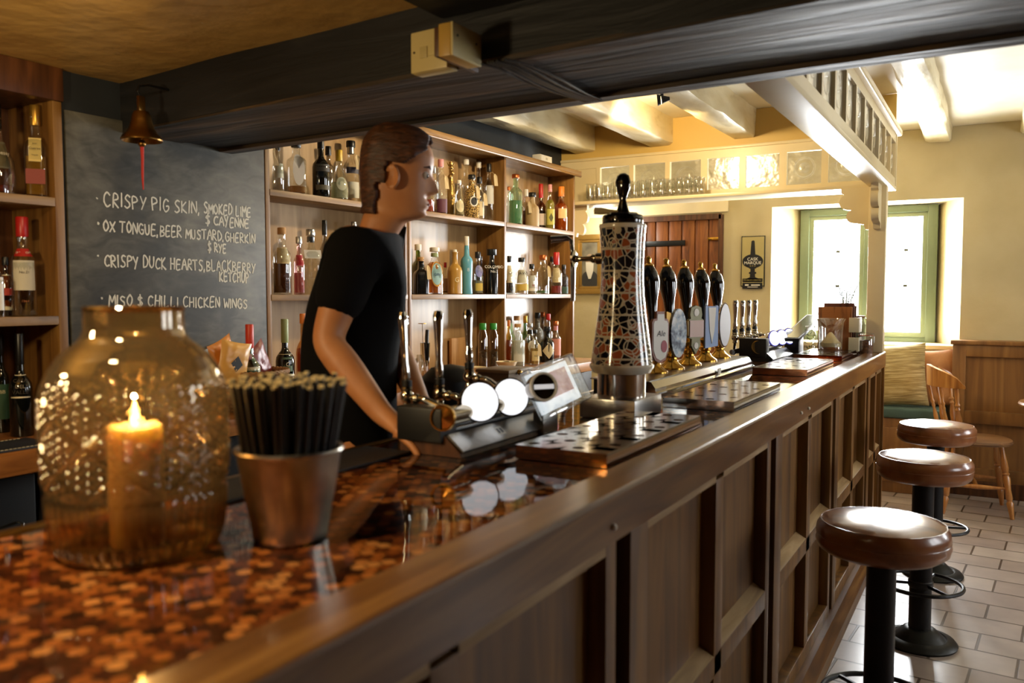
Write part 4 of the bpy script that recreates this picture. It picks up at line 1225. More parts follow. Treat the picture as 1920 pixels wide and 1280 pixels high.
# dense profile for the embossing
zs = np.array([p[1] for p in prof]); rs = np.array([p[0] for p in prof])
zs[0] = 0.0005
order = np.argsort(zs); zs, rs = zs[order], rs[order]
NZ, NA = 180, 400
zl, zh = zj(905), zj(700)                      # diamond band; flutes below
vs, fs = [], []
for j in range(NZ):
    z = zs[0] + (zs[-1] - zs[0]) * j / (NZ - 1)
    r0 = float(np.interp(z, zs, rs))
    for i in range(NA):
        a = 2 * PI * i / NA; dr = 0
        if z < zl - .004:
            dr = .0034 * abs(math.cos(a * 22)) * min(1, (zl - z) / .01) * min(1, z / .012)
        elif zl <= z < zh:
            t = (z - zl) / (zh - zl); fade = min(1, t * 12, (1 - t) * 6)
            u = a / (2 * PI) * 8; v = t * 2.2
            e = min(abs(((u + v) % 1) - .5), abs(((u - v) % 1) - .5))
            dr = .005 * max(0, 1 - e / .05)
            du, dv = ((u * 6) % 1) - .5, ((v * 6 + (int(u * 6) % 2) * .5) % 1) - .5
            if e > .1: dr = max(dr, .0052 * max(0, 1 - (du * du + dv * dv) * 8))
            dr *= fade
        vs.append(((r0 + dr) * math.cos(a), (r0 + dr) * math.sin(a), z))
for j in range(NZ - 1):
    for i in range(NA):
        i2 = (i + 1) % NA
        fs.append((j * NA + i, j * NA + i2, (j + 1) * NA + i2, (j + 1) * NA + i))
fs.append(tuple(range(NA - 1, -1, -1)))
me = bpy.data.meshes.new('glass_jar'); me.from_pydata(vs, [], fs); me.shade_smooth()
AMB = amber_mat()
obj('glass_jar', me, AMB, jt)
obj('rim', MB().lathe([(rs[-1], zs[-1] - .004), (rs[-1] + .002, zs[-1]), (rs[-1], zs[-1] + .003), (rs[-1] - .005, zs[-1] + .002), (rs[-1] - .005, zs[-1] - .004)], 48, cap=False), AMB, jt)
hc = zj(795)
wax = noise_mat('candle_wax', [(.3, '#ead3a0'), (.7, '#f3e2b8')], nscale=8, rough=.5, bump=.2)
wb = wax.node_tree.nodes['Principled BSDF']
wb.inputs['Subsurface Weight'].default_value = .3; wb.inputs['Subsurface Radius'].default_value = (.03, .024, .014); wb.inputs['Subsurface Scale'].default_value = 1.0
cd = thing('pillar_candle', 'cream pillar candle burning inside the amber glass jar', 'candle', (pj.x - .004, pj.y, LZ + .0045))
obj('wax', MB().lathe([(.034, 0), (.0355, .004), (.0355, hc - .02), (.034, hc - .008), (.030, hc - .006), (.024, hc - .018), (.0, hc - .021)], 36), wax, cd)
obj('wick', MB().tube([(0, 0, hc - .022), (.001, 0, hc - .01), (.003, .001, hc - .003)], .0012, 6), BLACKPL, cd)
flm, nt, bs, o = new_mat('flame')
bs.inputs['Emission Color'].default_value = (1, .62, .2, 1); bs.inputs['Emission Strength'].default_value = 26; bs.inputs['Base Color'].default_value = (1, .7, .3, 1)
flame_o = obj('flame', MB().lathe([(.0, hc - .010), (.004, hc - .006), (.0062, hc + .002), (.0045, hc + .013), (.0018, hc + .023), (0, hc + .029)], 16), flm, cd)
fl = light('candle_flame_light', 'POINT', (pj.x - .004, pj.y, LZ + hc + .02), 1.3, (1.0, .74, .42), .003)
fl.parent = cd; fl.location = (0, 0, hc + .034)

# bucket of straws
pbk = onz(545, 1001, 1.1); db = depth(pbk)
def zbk(y): return float(ony(545, y, pbk.y).z) - LZ
k = db / F / 2
bk = thing('metal_bucket', 'small galvanised bucket packed with black straws', 'bucket', (pbk.x, pbk.y, LZ))
hb = zbk(838)
GALV = noise_mat('galvanised_metal', [(.3, '#a5a096'), (.7, '#cbc6ba')], nscale=25, detail=5, rough=.3, metal=1.0, bump=.06, rvar=.06)
r0, r1 = 137 * k, 192 * k
obj('pail', MB().lathe([(r0 * .97, .001), (r0, .004), (r0 * 1.01, .012), (r0 + (r1 - r0) * .62, hb * .62), (r0 + (r1 - r0) * .64, hb * .635), (r0 + (r1 - r0) * .66, hb * .65), (r1, hb - .003), (r1 - .004, hb - .003), (r0 + (r1 - r0) * .5, hb * .5), (r0 - .003, .006), (0, .005)], 48, cap=False), GALV, bk)
obj('rolled_rim', MB().tube([(r1 * math.cos(a), r1 * math.sin(a), hb - .002) for a in np.linspace(0, 2 * PI, 48, endpoint=False)], .0034, 8, closed=True), GALV, bk)
STRAW = plain('#0a0a0b', .5); TIP = plain('#d9c48c', .7)
ht = zbk(712)
ns = 0; tries = 0; pts = []
first = None
for ring_r, cnt in ((.0, 1), (.2, 6), (.4, 12), (.6, 18), (.8, 23), (.97, 28)):
    for q in range(cnt):
        a = 2 * PI * q / max(cnt, 1) + ring_r * 3 + random.uniform(-.08, .08)
        rb, rt = ring_r * (r0 - .010), ring_r * (112 * k * 2 * .5 + .001) * random.uniform(.97, 1.03)
        rt = ring_r * 108 * 2 * k * .98
        p0 = Vector((rb * math.cos(a), rb * math.sin(a), .008))
        p1 = Vector((rt * math.cos(a + .05), rt * math.sin(a + .05), ht + random.uniform(-.004, .006)))
        if first is None:
            L0 = (p1 - p0).length
            b = MB(); sr = .0039
            b.lathe([(sr, 0), (sr, L0 - .003)], 8, cap=False)
            b.lathe([(sr, L0 - .003), (sr * .85, L0)], 8, cap=False)
            b.lathe([(sr * .4, L0), (sr * .4, L0 - .02)], 8, cap=False)
            b.lathe([(sr, L0 + .0001), (sr * .4, L0 + .0001)], 8, cap=False)
            st = obj('straw', b, [STRAW, TIP])
            for poly in st.data.polygons:
                if poly.index >= 8: poly.material_index = 1
            first = st; s_ = st
        else:
            s_ = first.copy(); COL.objects.link(s_)
        s_.rotation_euler = (p1 - p0).to_track_quat('Z', 'Y').to_euler()
        s_.location = Vector((pbk.x, pbk.y, LZ)) + p0
        s_.scale = (1, 1, (p1 - p0).length / L0)
        tag(s_, 'black paper straw standing in the galvanised bucket', 'straw', 'straws in the metal bucket')

# black mat on the staff side under the taps, and a stitched bar runner on the side worktop
mt = obj('bar_mat', MB().box((-1.245, .95, BZ + .001), (-1.115, 1.47, BZ + .006), .002), plain('#0c0c0d', .55, bump=.4, bscale=300))
tag(mt, 'black rubber mat on the bar under the nearest tap', 'mat')
rn = bb_root('bar_runner', 'black bar runner with cream stitching on the side worktop', 'bar mat')
c0 = M0.inverted() @ onz(10, 850, ZC)
obj('runner', MB().box((.02, c0.y - .55, ZC + .0005), (.20, c0.y + .16, ZC + .006), .002), plain('#0d0d0f', .6), rn)
b = MB()
for yy in np.arange(c0.y - .52, c0.y + .14, .012):
    for xx in (.03, .19): b.box((xx - .0012, yy, ZC + .006), (xx + .0012, yy + .008, ZC + .0072))
obj('stitching', b, CREAMPAPER, rn)

# ================================================================== TAPS
def tap_parts(root, loc, hl=.15, spout=.085, lean=(0, 0), s=1.0):
    """one chrome beer tap; loc is the middle of its valve"""
    x, y, z = loc
    t = obj('tap_valve', MB().lathe([(.006 * s, -.03 * s), (.011 * s, -.026 * s), (.009 * s, -.016 * s), (.015 * s, -.008 * s), (.016 * s, .004 * s), (.011 * s, .012 * s), (.013 * s, .018 * s), (.009 * s, .024 * s)], 20, (x, y, z)).cyl((x + .012 * s, y, z - .004 * s), (x + .05 * s, y, z - .004 * s), .007 * s)
            .lathe_dir((x + .02 * s, y, z - .004 * s), (1, 0, 0), [(.011 * s, 0), (.012 * s, .008 * s), (.009 * s, .014 * s)], 14), plain('#b9b2a0', .12, 1.0), root)
    obj('collar', MB().cyl((x, y, z + .022 * s), (x, y, z + .036 * s), .012 * s), BLACKPL, t)
    lx, ly = lean
    top = Vector((x + lx, y + ly, z + .036 * s + hl))
    a = Vector((x, y, z + .034 * s)); dv = top - a; L = dv.length
    obj('handle', MB().lathe_dir(a, dv, [(.006 * s, 0), (.0095 * s, .008), (.0105 * s, L * .18), (.0075 * s, L * .26), (.0085 * s, L * .45), (.0115 * s, L * .78), (.0125 * s, L * .93), (.009 * s, L), (.0, L * 1.01)], 20, n=2.6, flat=.8), CHROME, root)
    obj('spout', MB().tube([(x, y, z - .028 * s), (x - .002, y, z - .05 * s), (x - .004, y, z - .03 * s - spout)], [.006 * s, .0065 * s, .0055 * s], 10), BLACKGLOSS, root)


LENS = noise_mat('lit_lens', [(.3, '#f2f4fa'), (.7, '#ffffff')], nscale=4, bump=0)
lb = LENS.node_tree.nodes['Principled BSDF']; lb.inputs['Emission Color'].default_value = (.93, .95, 1, 1); lb.inputs['Emission Strength'].default_value = 1.2
BLUE = plain('#3a3fae', .4, emit=.5)
DKMETAL = plain('#26221d', .25, .8)

f1 = thing('beer_font', 'low three-tap beer font with round lit badges and a brass end cap', 'beer font', (0, 0, 0))
FY0, FY1 = 1.475, 1.93
obj('wooden_base', MB().prism([(x, FY0, z) for x, z in ((-1.15, BZ + .001), (-.985, BZ + .001), (-.99, BZ + .012), (-1.03, BZ + .046), (-1.15, BZ + .046))], (0, FY1 - FY0, 0)), OAKDK, f1, ang=20)
obj('steel_front', MB().prism([(x, FY0 + .004, z) for x, z in ((-.984, BZ + .012), (-.982, BZ + .016), (-1.022, BZ + .049), (-1.026, BZ + .045))], (0, FY1 - FY0 - .008, 0)), STEEL, f1, ang=20)
b = MB()
for i in range(3): b.box((-1.05 - i * .016, FY0, BZ + .046 + i * .006), (-1.034 - i * .016, FY1, BZ + .056 + i * .006), .002)
obj('ribbed_step', b, plain('#111113', .3), f1)
obj('end_block', MB().box((-1.15, FY0 - .012, BZ + .03), (-1.03, FY0 + .05, BZ + .105), .004), BLACKPL, f1)
sl = Vector((.033, 0, .040)).normalized()
ym = 1.665
stk = MB(); stk.box((-.0, ym - .016, -.012), (.001, ym + .016, .012), .0)
T_ = Matrix.Translation((-1.0035, 0, BZ + .0325)) @ Matrix.Rotation(-math.atan2(.04, .033), 4, 'Y')
stk.bm.transform(T_)
so = obj('sticker', stk, WHITEPL, f1)
b = MB(); b.box((.001, ym - .010, -.007), (.0015, ym - .004, .007)).box((.001, ym + .004, -.007), (.0015, ym + .010, .007)); b.bm.transform(T_)
obj('sticker_bars', b, plain('#2a3050', .5), f1)
ec = ony(822, 785, FY0 - .02)
obj('tube', MB().cyl((ec.x, FY0 + .01, ec.z), (ec.x, FY1 - .03, ec.z), .021, seg=28), plain('#a39a88', .12, 1), f1)
cap = obj('end_ring', MB().lathe_dir((ec.x, FY0 + .0, ec.z), (.25, -1, .02), [(.022, -.004), (.0285, .0), (.030, .006), (.0285, .011), (.025, .011), (.024, .005), (.0, .002)], 32), BRASS, f1)
obj('end_mirror', MB().lathe_dir((ec.x, FY0, ec.z), (.25, -1, .02), [(.0238, .004), (.0238, .0055), (0, .0075)], 28), plain('#d0a868', .1, 1), cap)
for i, (px, py, rpx, x) in enumerate([(900, 753, 37, -1.005), (958, 744, 35, -1.005), (1019, 725, 27, -.925)]):
    c = onx(px, py, x); r = rpx * depth(c) / F
    dv = Vector((.80, -.62, .22)).normalized()
    back = c - dv * .055
    h = obj('badge_housing', MB().lathe_dir(back, dv, [(r * .55, -.01), (r * .75, .0), (r * .96, .022), (r * 1.04, .05), (r * 1.04, .056), (r * .96, .056)], 32), plain('#5a4c3c', .15, 1), f1)
    if i < 2: obj('lit_face', MB().lathe_dir(c, dv, [(r * .97, 0), (r * .95, .004), (0, .006)], 32), LENS, h)
    else:
        obj('dark_face', MB().lathe_dir(c, dv, [(r * .92, 0), (r * .9, .002), (0, .003)], 32), BLACKGLOSS, h)
        obj('white_ring', MB().lathe_dir(c, dv, [(r * 1.05, -.002), (r * 1.02, .006), (r * .88, .006), (r * .86, .001)], 32, ), WHITEPL, h)
        q = dv.to_track_quat('Z', 'Y').to_matrix().to_4x4()
        b = MB(); b.box((-r * .75, -r * .16, .003), (r * .75, r * .16, .0045)); b.bm.transform(Matrix.Translation(c) @ q)
        obj('white_stripe', b, plain('#f0f0f4', .4, emit=.4), h)
    obj('badge_arm', MB().tube([back, (back.x - .01, back.y + .012, ec.z + .02), (ec.x, back.y + .02, ec.z)], .012, 10), CHROME, f1)
for px, pyv, pyt in ((763, 742, 585), (824, 737, 583), (880, 706, 580)):
    v = onx(px, pyv, -1.165); d = depth(v)
    top = onx(px - (8 if px < 800 else 3), pyt, -1.175)
    tap_parts(f1, v, hl=top.z - v.z - .036, lean=(top.x - v.x, top.y - v.y), spout=.07)
    obj('feed_pipe', MB().tube([(v.x + .045, v.y, v.z - .004), (v.x + .06, v.y + .004, v.z - .01), (ec.x, v.y + .03 if v.y < FY0 else v.y, ec.z)], .008, 10), CHROME, f1)

# clear acrylic block leaning beside the badges
ac = thing('acrylic_block', 'thick clear acrylic badge block with a pink panel leaning behind the drip tray', 'badge block', (0, 0, 0))
bl, br_, tr_, tl_ = onx(1032, 784, -.945), onx(1113, 744, -.93), onx(1066, 664, -1.0), onx(996, 690, -1.0)
ux = (br_ - bl); vx = (tl_ - bl); nn = ux.cross(vx).normalized()
if nn.x < 0: nn = -nn
ux = ux.normalized() * ((br_ - bl).length); 
lift = BZ + .016 - min((bl - nn * .034).z, bl.z); off = Vector((0, 0, max(0, lift)))
def slab(s0, s1, t0, t1, n0, n1, bev):
    b = MB(); b.box((s0, t0, n0), (s1, t1, n1), bev, 3)
    X = ux.normalized(); Y = (vx - X * vx.dot(X)).normalized(); Z = X.cross(Y)
    if Z.dot(nn) < 0: Z = -Z
    Mx = Matrix((X, Y, Z)).transposed().to_4x4(); Mx.translation = bl + off
    b.bm.transform(Mx); return b
sa, sb_ = ux.length, vx.length
ICE = glass('thick_acrylic', (.86, .90, .92), .04, .3, bump=.35, bscale=18)
obj('clear_slab', slab(0, sa, 0, sb_, -.034, 0, .008), ICE, ac)
obj('white_backing', slab(.012, sa - .012, .014, sb_ - .012, -.030, -.026, .001), plain('#eef2f4', .3, emit=.9), ac)
pinkm = noise_mat('pink_panel', [(.3, '#cf9aa2'), (.7, '#e6cdd0')], nscale=14, rough=.3); pinkm.node_tree.nodes['Principled BSDF'].inputs['Emission Color'].default_value = (.8, .42, .45, 1); pinkm.node_tree.nodes['Principled BSDF'].inputs['Emission Strength'].default_value = .35
obj('pink_panel', slab(.036, sa - .034, .042, sb_ - .026, -.025, -.022, .001), pinkm, ac)
obj('foot', MB().box((bl.x - .06, bl.y + .02, BZ + .001), (bl.x - .03, bl.y + .1, BZ + .06), .003), STEEL, ac)

# ---- drip trays
def drip_tray(y0, y1, x0, x1, side, label, h=.03):
    t = thing('drip_tray', label, 'drip tray', (0, 0, 0), group='drip trays along the bar')
    z0, z1 = BZ + .002, BZ + h
    w = .004
    obj('pan', MB().box((x0, y0, z0), (x1, y0 + w, z1)).box((x0, y1 - w, z0), (x1, y1, z1)).box((x0, y0 + w, z0), (x0 + w, y1 - w, z1)).box((x1 - w, y0 + w, z0), (x1, y1 - w, z1)), side, t)
    obj('tray_floor', MB().box((x0 + w, y0 + w, z0), (x1 - w, y1 - w, z0 + .003)), plain('#c07a45', .35, .6), t)
    nx, ny = 4, 9
    cx, cy = (x1 - x0) / nx, (y1 - y0) / ny
    b = MB(); k = 16
    for i in range(nx):
        for j in range(ny):
            ax, ay = x0 + i * cx, y0 + j * cy
            mx, my = ax + cx / 2, ay + cy / 2
            if (i + j) % 2 == 0:
                r = .0135
                inner, outer = [], []
                for q in range(k):
                    a = 2 * PI * q / k + PI / k
                    ca, sa_ = math.cos(a), math.sin(a)
                    inner.append((mx + r * ca, my + r * sa_, z1 + .001)); s = 1 / max(abs(ca), abs(sa_))
                    outer.append((mx + cx / 2 * ca * s, my + cy / 2 * sa_ * s, z1 + .001))
                low = [(x, y, z1 - .001) for x, y, z in inner]
                # add the four corners by snapping the diagonal samples
                fsx = [(q, (q + 1) % k, k + (q + 1) % k, k + q) for q in range(k)] + [(k + q, k + (q + 1) % k, 2 * k + (q + 1) % k, 2 * k + q) for q in range(k)]
                b.raw(outer + inner + low, fsx)
                for sx in (0, 1):
                    for sy in (0, 1):
                        cxx, cyy = ax + sx * cx, ay + sy * cy
                        near = sorted(outer, key=lambda p: (p[0] - cxx) ** 2 + (p[1] - cyy) ** 2)[:2]
                        b.raw([(cxx, cyy, z1 + .001), near[0], near[1]], [(0, 1, 2)])
            else:
                b.raw([(ax, ay, z1 + .001), (ax + cx, ay, z1 + .001), (ax + cx, ay + cy, z1 + .001), (ax, ay + cy, z1 + .001)], [(0, 1, 2, 3)])
    b.box((x0, y0, z1 - .004), (x0 + .003, y1, z1 + .0012)).box((x1 - .003, y0, z1 - .004), (x1, y1, z1 + .0012))
    bmesh.ops.remove_doubles(b.bm, verts=b.bm.verts, dist=.00005)
    obj('perforated_plate', b, plain('#b7afa6', .16, 1.0), t, ang=25)
    return t


MIRROR = plain('#c9a48c', .07, 1.0)  # polished steel, tinted with the copper of the reflected pennies
drip_tray(1.535, 2.15, -.885, -.672, MIRROR, 'mirror-sided drip tray with a perforated steel top nearest the camera')
drip_tray(2.475, 3.09, -.895, -.672, CHROME, 'bright steel drip tray in front of the hand pumps')
drip_tray(3.68, 4.34, -.92, -.69, plain('#b5764f', .1, 1.0), 'steel drip tray with reflected penny copper in its side colour, beyond the hand pumps')  # mirror steel sides: the pennies' reflection is put into the base colour
drip_tray(4.6, 5.12, -.935, -.69, plain('#b5764f', .1, 1.0), 'steel drip tray with reflected penny copper in its side colour, under the candle holder')  # same penny reflection coloured into the steel sides

# ---- ceramic mosaic tap column
def mosaic_mat():
    m, nt, bs, o = new_mat('mosaic_glaze')
    L = nt.links.new
    uv = nt.nodes.new('ShaderNodeTexCoord')
    sep = nt.nodes.new('ShaderNodeSeparateXYZ'); L(uv.outputs['Object'], sep.inputs[0])
    at = nt.nodes.new('ShaderNodeMath'); at.operation = 'ARCTAN2'; L(sep.outputs[1], at.inputs[0]); L(sep.outputs[0], at.inputs[1])
    def math_(op, a, b=None):
        n = nt.nodes.new('ShaderNodeMath'); n.operation = op
        for i, v in enumerate((a, b)):
            if v is None: continue
            if isinstance(v, (int, float)): n.inputs[i].default_value = v
            else: L(v, n.inputs[i])
        return n.outputs[0]
    u = math_('MULTIPLY', at.outputs[0], .075)
    z = sep.outputs[2]
    comb = nt.nodes.new('ShaderNodeCombineXYZ'); L(u, comb.inputs[0]); L(z, comb.inputs[1])
    # small pieces
    v1 = nt.nodes.new('ShaderNodeTexVoronoi'); v1.feature = 'DISTANCE_TO_EDGE'; v1.inputs['Scale'].default_value = 44; v1.inputs['Randomness'].default_value = .95
    v2 = nt.nodes.new('ShaderNodeTexVoronoi'); v2.feature = 'F1'; v2.inputs['Scale'].default_value = 44; v2.inputs['Randomness'].default_value = .95
    for v in (v1, v2): L(comb.outputs[0], v.inputs['Vector'])
    # spirals and flowers: rings about scattered centres
    v3 = nt.nodes.new('ShaderNodeTexVoronoi'); v3.feature = 'F1'; v3.inputs['Scale'].default_value = 15; v3.inputs['Randomness'].default_value = .5; L(comb.outputs[0], v3.inputs['Vector'])
    ring = math_('FRACT', math_('MULTIPLY', v3.outputs['Distance'], 4.2))
    ringline = math_('LESS_THAN', math_('ABSOLUTE', math_('SUBTRACT', ring, .5)), .09)
    inring = math_('LESS_THAN', v3.outputs['Distance'], .40)
    ringline = math_('MULTIPLY', ringline, inring)
    band = math_('FRACT', math_('MULTIPLY', math_('ADD', z, -.012), 1 / .0625))
    bl_ = math_('LESS_THAN', math_('ABSOLUTE', math_('SUBTRACT', band, .5)), .045)
    crack = math_('LESS_THAN', v1.outputs['Distance'], .055)
    grout = math_('MAXIMUM', math_('MAXIMUM', crack, bl_), ringline)
    sc = nt.nodes.new('ShaderNodeSeparateColor'); L(v2.outputs['Color'], sc.inputs[0])
    pick = math_('GREATER_THAN', sc.outputs[0], .66)
    c1 = nt.nodes.new('ShaderNodeMixRGB'); L(pick, c1.inputs[0]); c1.inputs[1].default_value = hexc('#131019'); c1.inputs[2].default_value = hexc('#a5552c')
    c2 = nt.nodes.new('ShaderNodeMixRGB'); L(grout, c2.inputs[0]); L(c1.outputs[0], c2.inputs[1]); c2.inputs[2].default_value = hexc('#d3c7ad')
    L(c2.outputs[0], bs.inputs['Base Color'])
    bs.inputs['Roughness'].default_value = .12; bs.inputs['Coat Weight'].default_value = .6; bs.inputs['Coat Roughness'].default_value = .05
    bp = nt.nodes.new('ShaderNodeBump'); bp.inputs['Strength'].default_value = .3; bp.inputs['Distance'].default_value = .001
    L(grout, bp.inputs['Height']); L(bp.outputs[0], bs.inputs['Normal'])
    return m


cc = onz(1160, 742, BZ + .058)
colx, coly = cc.x, cc.y + .02
dc = depth((colx, coly, 1.4))
tw = thing('ceramic_tap_column', 'tall waisted ceramic tap column in black and terracotta mosaic with a black paddle', 'tap column', (colx, coly, BZ + .001))
def zc_(y): return float(ony(1158, y, coly).z) - BZ - .001
kk = dc / F / 2
obj('steel_plinth', MB().box((-.085, -.105, 0), (.085, .105, .056), .004), STEEL, tw)
obj('steel_neck', MB().lathe([(.070, .056), (.070, zc_(690) + .002)], 36), plain('#cfc9be', .14, 1), tw)
zb0 = zc_(692)
prof = [(88 * kk, zb0 - .008), (100 * kk, zb0 - .006), (106 * kk, zb0 + .004), (110 * kk, zb0 + .01)]
obj('foot_rim', MB().lathe([(86 * kk, zb0 - .012), (108 * kk, zb0 - .008), (113 * kk, zb0), (120 * kk, zb0 + .008), (121 * kk, zb0 + .014), (116 * kk, zb0 + .018)], 48), plain('#e2d8c2', .15, coat=.5), tw)
pp = [(117, 684), (110, 660), (100, 625), (90, 590), (82, 555), (79, 525), (79, 495), (81, 465), (84, 440), (86.5, 428)]
obj('mosaic_body', MB().lathe([(w * kk, zc_(y)) for w, y in pp], 64), mosaic_mat(), tw)
obj('top_rim', MB().lathe([(86 * kk, zc_(429)), (88 * kk, zc_(425)), (86 * kk, zc_(421)), (72 * kk, zc_(420))], 48), plain('#e2d8c2', .15, coat=.5), tw)
obj('black_collar', MB().lathe([(72 * kk, zc_(424)), (76 * kk, zc_(421)), (76 * kk, zc_(407)), (72 * kk, zc_(404)), (0, zc_(403))], 40), BLACKGLOSS, tw)
obj('chrome_cap', MB().lathe([(60 * kk, zc_(404)), (56 * kk, zc_(400)), (22 * kk, zc_(398)), (0, zc_(398))], 32), CHROME, tw)
zz0, zz1 = zc_(400), zc_(325)
hh = zz1 - zz0
obj('paddle_handle', MB().lathe([(.022, zz0), (.017, zz0 + .012), (.010, zz0 + hh * .32), (.014, zz0 + hh * .45), (.021, zz0 + hh * .62), (.0235, zz0 + hh * .78), (.018, zz0 + hh * .93), (.008, zz0 + hh * .99), (0, zz1)], 28, flat=.62), BLACKGLOSS, tw)
lv0 = Vector((0, 0, zc_(399))); 
obj('cream_lever', MB().lathe_dir(lv0, (-.9, -.35, .08), [(.006, 0), (.007, .04), (.0105, .06), (.0105, .082), (.0, .084)], 16), plain('#cdb98a', .35), tw)
zt_ = zc_(484)
arm = obj('side_arm', MB().lathe_dir((-.055, -.01, zt_), (-1, -.12, 0), [(.017, 0), (.017, .02), (.013, .024), (.013, .034), (.008, .04), (.007, .075), (.012, .08), (.012, .092), (.0, .094)], 20), plain('#a59a84', .12, 1), tw)
obj('tap_wheel', MB().lathe_dir((-.14, -.022, zt_), (-1, -.12, 0), [(.012, 0), (.026, .002), (.026, .008), (.010, .012)], 24), CHROME, arm)
obj('tap_lever', MB().tube([(-.15, -.022, zt_ + .02), (-.155, -.022, zt_ + .055), (-.165, -.03, zt_ + .062), (-.21, -.045, zt_ + .058)], [.006, .007, .009, .011], 12), CHROME, arm)
obj('tap_spout', MB().tube([(-.148, -.022, zt_ - .015), (-.148, -.022, zt_ - .05), (-.148, -.022, zt_ - .125)], [.008, .008, .0065], 12), CHROME, arm)

# ---- hand pumps on their chrome-edged cabinet
HZ = BZ + .056
he = thing('pump_cabinet', 'long low chrome-fronted cabinet carrying the five hand pumps', 'pump cabinet', (0, 0, 0))
obj('carcass', MB().box((-1.235, 2.70, BZ + .001), (-1.03, 3.98, HZ - .004)), BLACKPL, he)
obj('top_plate', MB().box((-1.245, 2.69, HZ - .005), (-1.02, 3.99, HZ), .002), STEEL, he)
obj('front_moulding', MB().prism([(x, 2.69, z) for x, z in ((-1.03, BZ + .001), (-.985, BZ + .001), (-.985, BZ + .012), (-1.0, BZ + .018), (-1.0, BZ + .03), (-1.016, HZ - .004), (-1.03, HZ - .004))], (0, 1.30, 0)), CHROME, he, ang=25)
obj('badge', MB().box((-.999, 3.42, BZ + .02), (-.996, 3.46, BZ + .042)), WHITEPL, he)
WHT = plain('#e8e1d2', .35)


def pump_clip(kind, root, o):
    """the badge on the customer side of a hand pump; o is its centre"""
    def P(pts, t, m, name, dx=0.0):
        return obj(name, MB().prism([(o.x + dx, o.y + a, o.z + c) for a, c in pts], (t, 0, 0)), m, root, ang=30)
    def circ(a0, c0, rx, rz, n=24): return [(a0 + rx * math.cos(2 * PI * i / n), c0 + rz * math.sin(2 * PI * i / n)) for i in range(n)]
    f = lambda dx, dz: (lambda x, v: (o.x + dx, o.y + x, o.z + dz + v))
    if kind == 0:
        pts = [(-.036, .05), (-.03, .06), (-.018, .062), (-.016, .085), (.016, .085), (.018, .062), (.03, .06), (.036, .05), (.036, -.045), (.022, -.075), (0, -.085), (-.022, -.075), (-.036, -.045)]
        c = P(pts, .012, plain('#9a5f46', .4), 'pump_clip'); P([(a * .86, b_ * .9) for a, b_ in pts], .0015, WHT, 'clip_face', .012).parent = c
        lettering('Ale', .027, plain('#1e1d22', .5), c, f(.0142, .012), shear=.2); obj('red_roundel', MB().prism([(o.x + .0136, o.y + a, o.z + q) for a, q in circ(.014, -.03, .013, .02)], (.001, 0, 0)), plain('#b04a52', .5), c)
    elif kind == 1:
        c = P(circ(0, 0, .036, .085, 32), .014, noise_mat('blue_white_clip', [(.38, '#26324a'), (.5, '#9fb0bd'), (.65, '#e2e4df')], nscale=38, detail=3, rough=.25, bump=.4), 'pump_clip')
        P([(-.03, .07), (-.05, .075), (-.05, -.05), (-.034, -.05)], .01, plain('#9a7430', .35, .6), 'gilt_side', -.004).parent = c
    elif kind == 2:
        pts = [(-.03, .055), (-.024, .08), (0, .088), (.024, .08), (.03, .055), (.026, .04), (.036, .035), (.036, -.03), (.02, -.035), (.022, -.06), (0, -.092), (-.022, -.06), (-.02, -.035), (-.036, -.03), (-.036, .035), (-.026, .04)]
        c = P(pts, .012, plain('#6f6a4a', .35, .3), 'pump_clip')
        P([(-.034, .033), (.034, .033), (.034, -.028), (-.034, -.028)], .004, plain('#d9b7a8', .35), 'clip_panel', .012).parent = c
        P([(-.042, .03), (-.034, .033), (-.034, -.028), (-.04, -.02)], .01, plain('#d0a63a', .35), 'yellow_flash', .002).parent = c
        P(circ(0, .062, .012, .014), .002, WHT, 'white_crest', .012).parent = c; P(circ(0, -.06, .01, .012), .002, WHT, 'white_shield', .012).parent = c
    elif kind == 3:
        pts = [(-.034, .075), (-.024, .08), (-.022, .075), (.022, .075), (.024, .08), (.034, .075), (.034, -.08), (-.034, -.088)]
        c = P(pts, .008, plain('#8ea6cf', .4), 'pump_clip')
        P([(-.02, .07), (.02, .07), (.012, -.02), (0, -.07), (-.012, -.02)], .002, WHT, 'white_panel', .008).parent = c
    else:
        c = P(circ(0, 0, .034, .092, 32), .006, CHROME, 'pump_clip')
        P(circ(0, 0, .03, .086, 32), .003, plain('#c9c6c4', .25, .3), 'clip_face', .006).parent = c
    for ob in [k for k in root.children if k.name.startswith('pump_clip')]:
        ob.matrix_local = Matrix.Translation(o) @ Matrix.Rotation(-.5, 4, 'Z') @ Matrix.Scale(1.1, 4) @ Matrix.Translation(-o)
    obj('clip_bracket', MB().box((o.x - .03, o.y - .006, o.z - .05), (o.x, o.y + .006, o.z - .03)), BRASS, root)


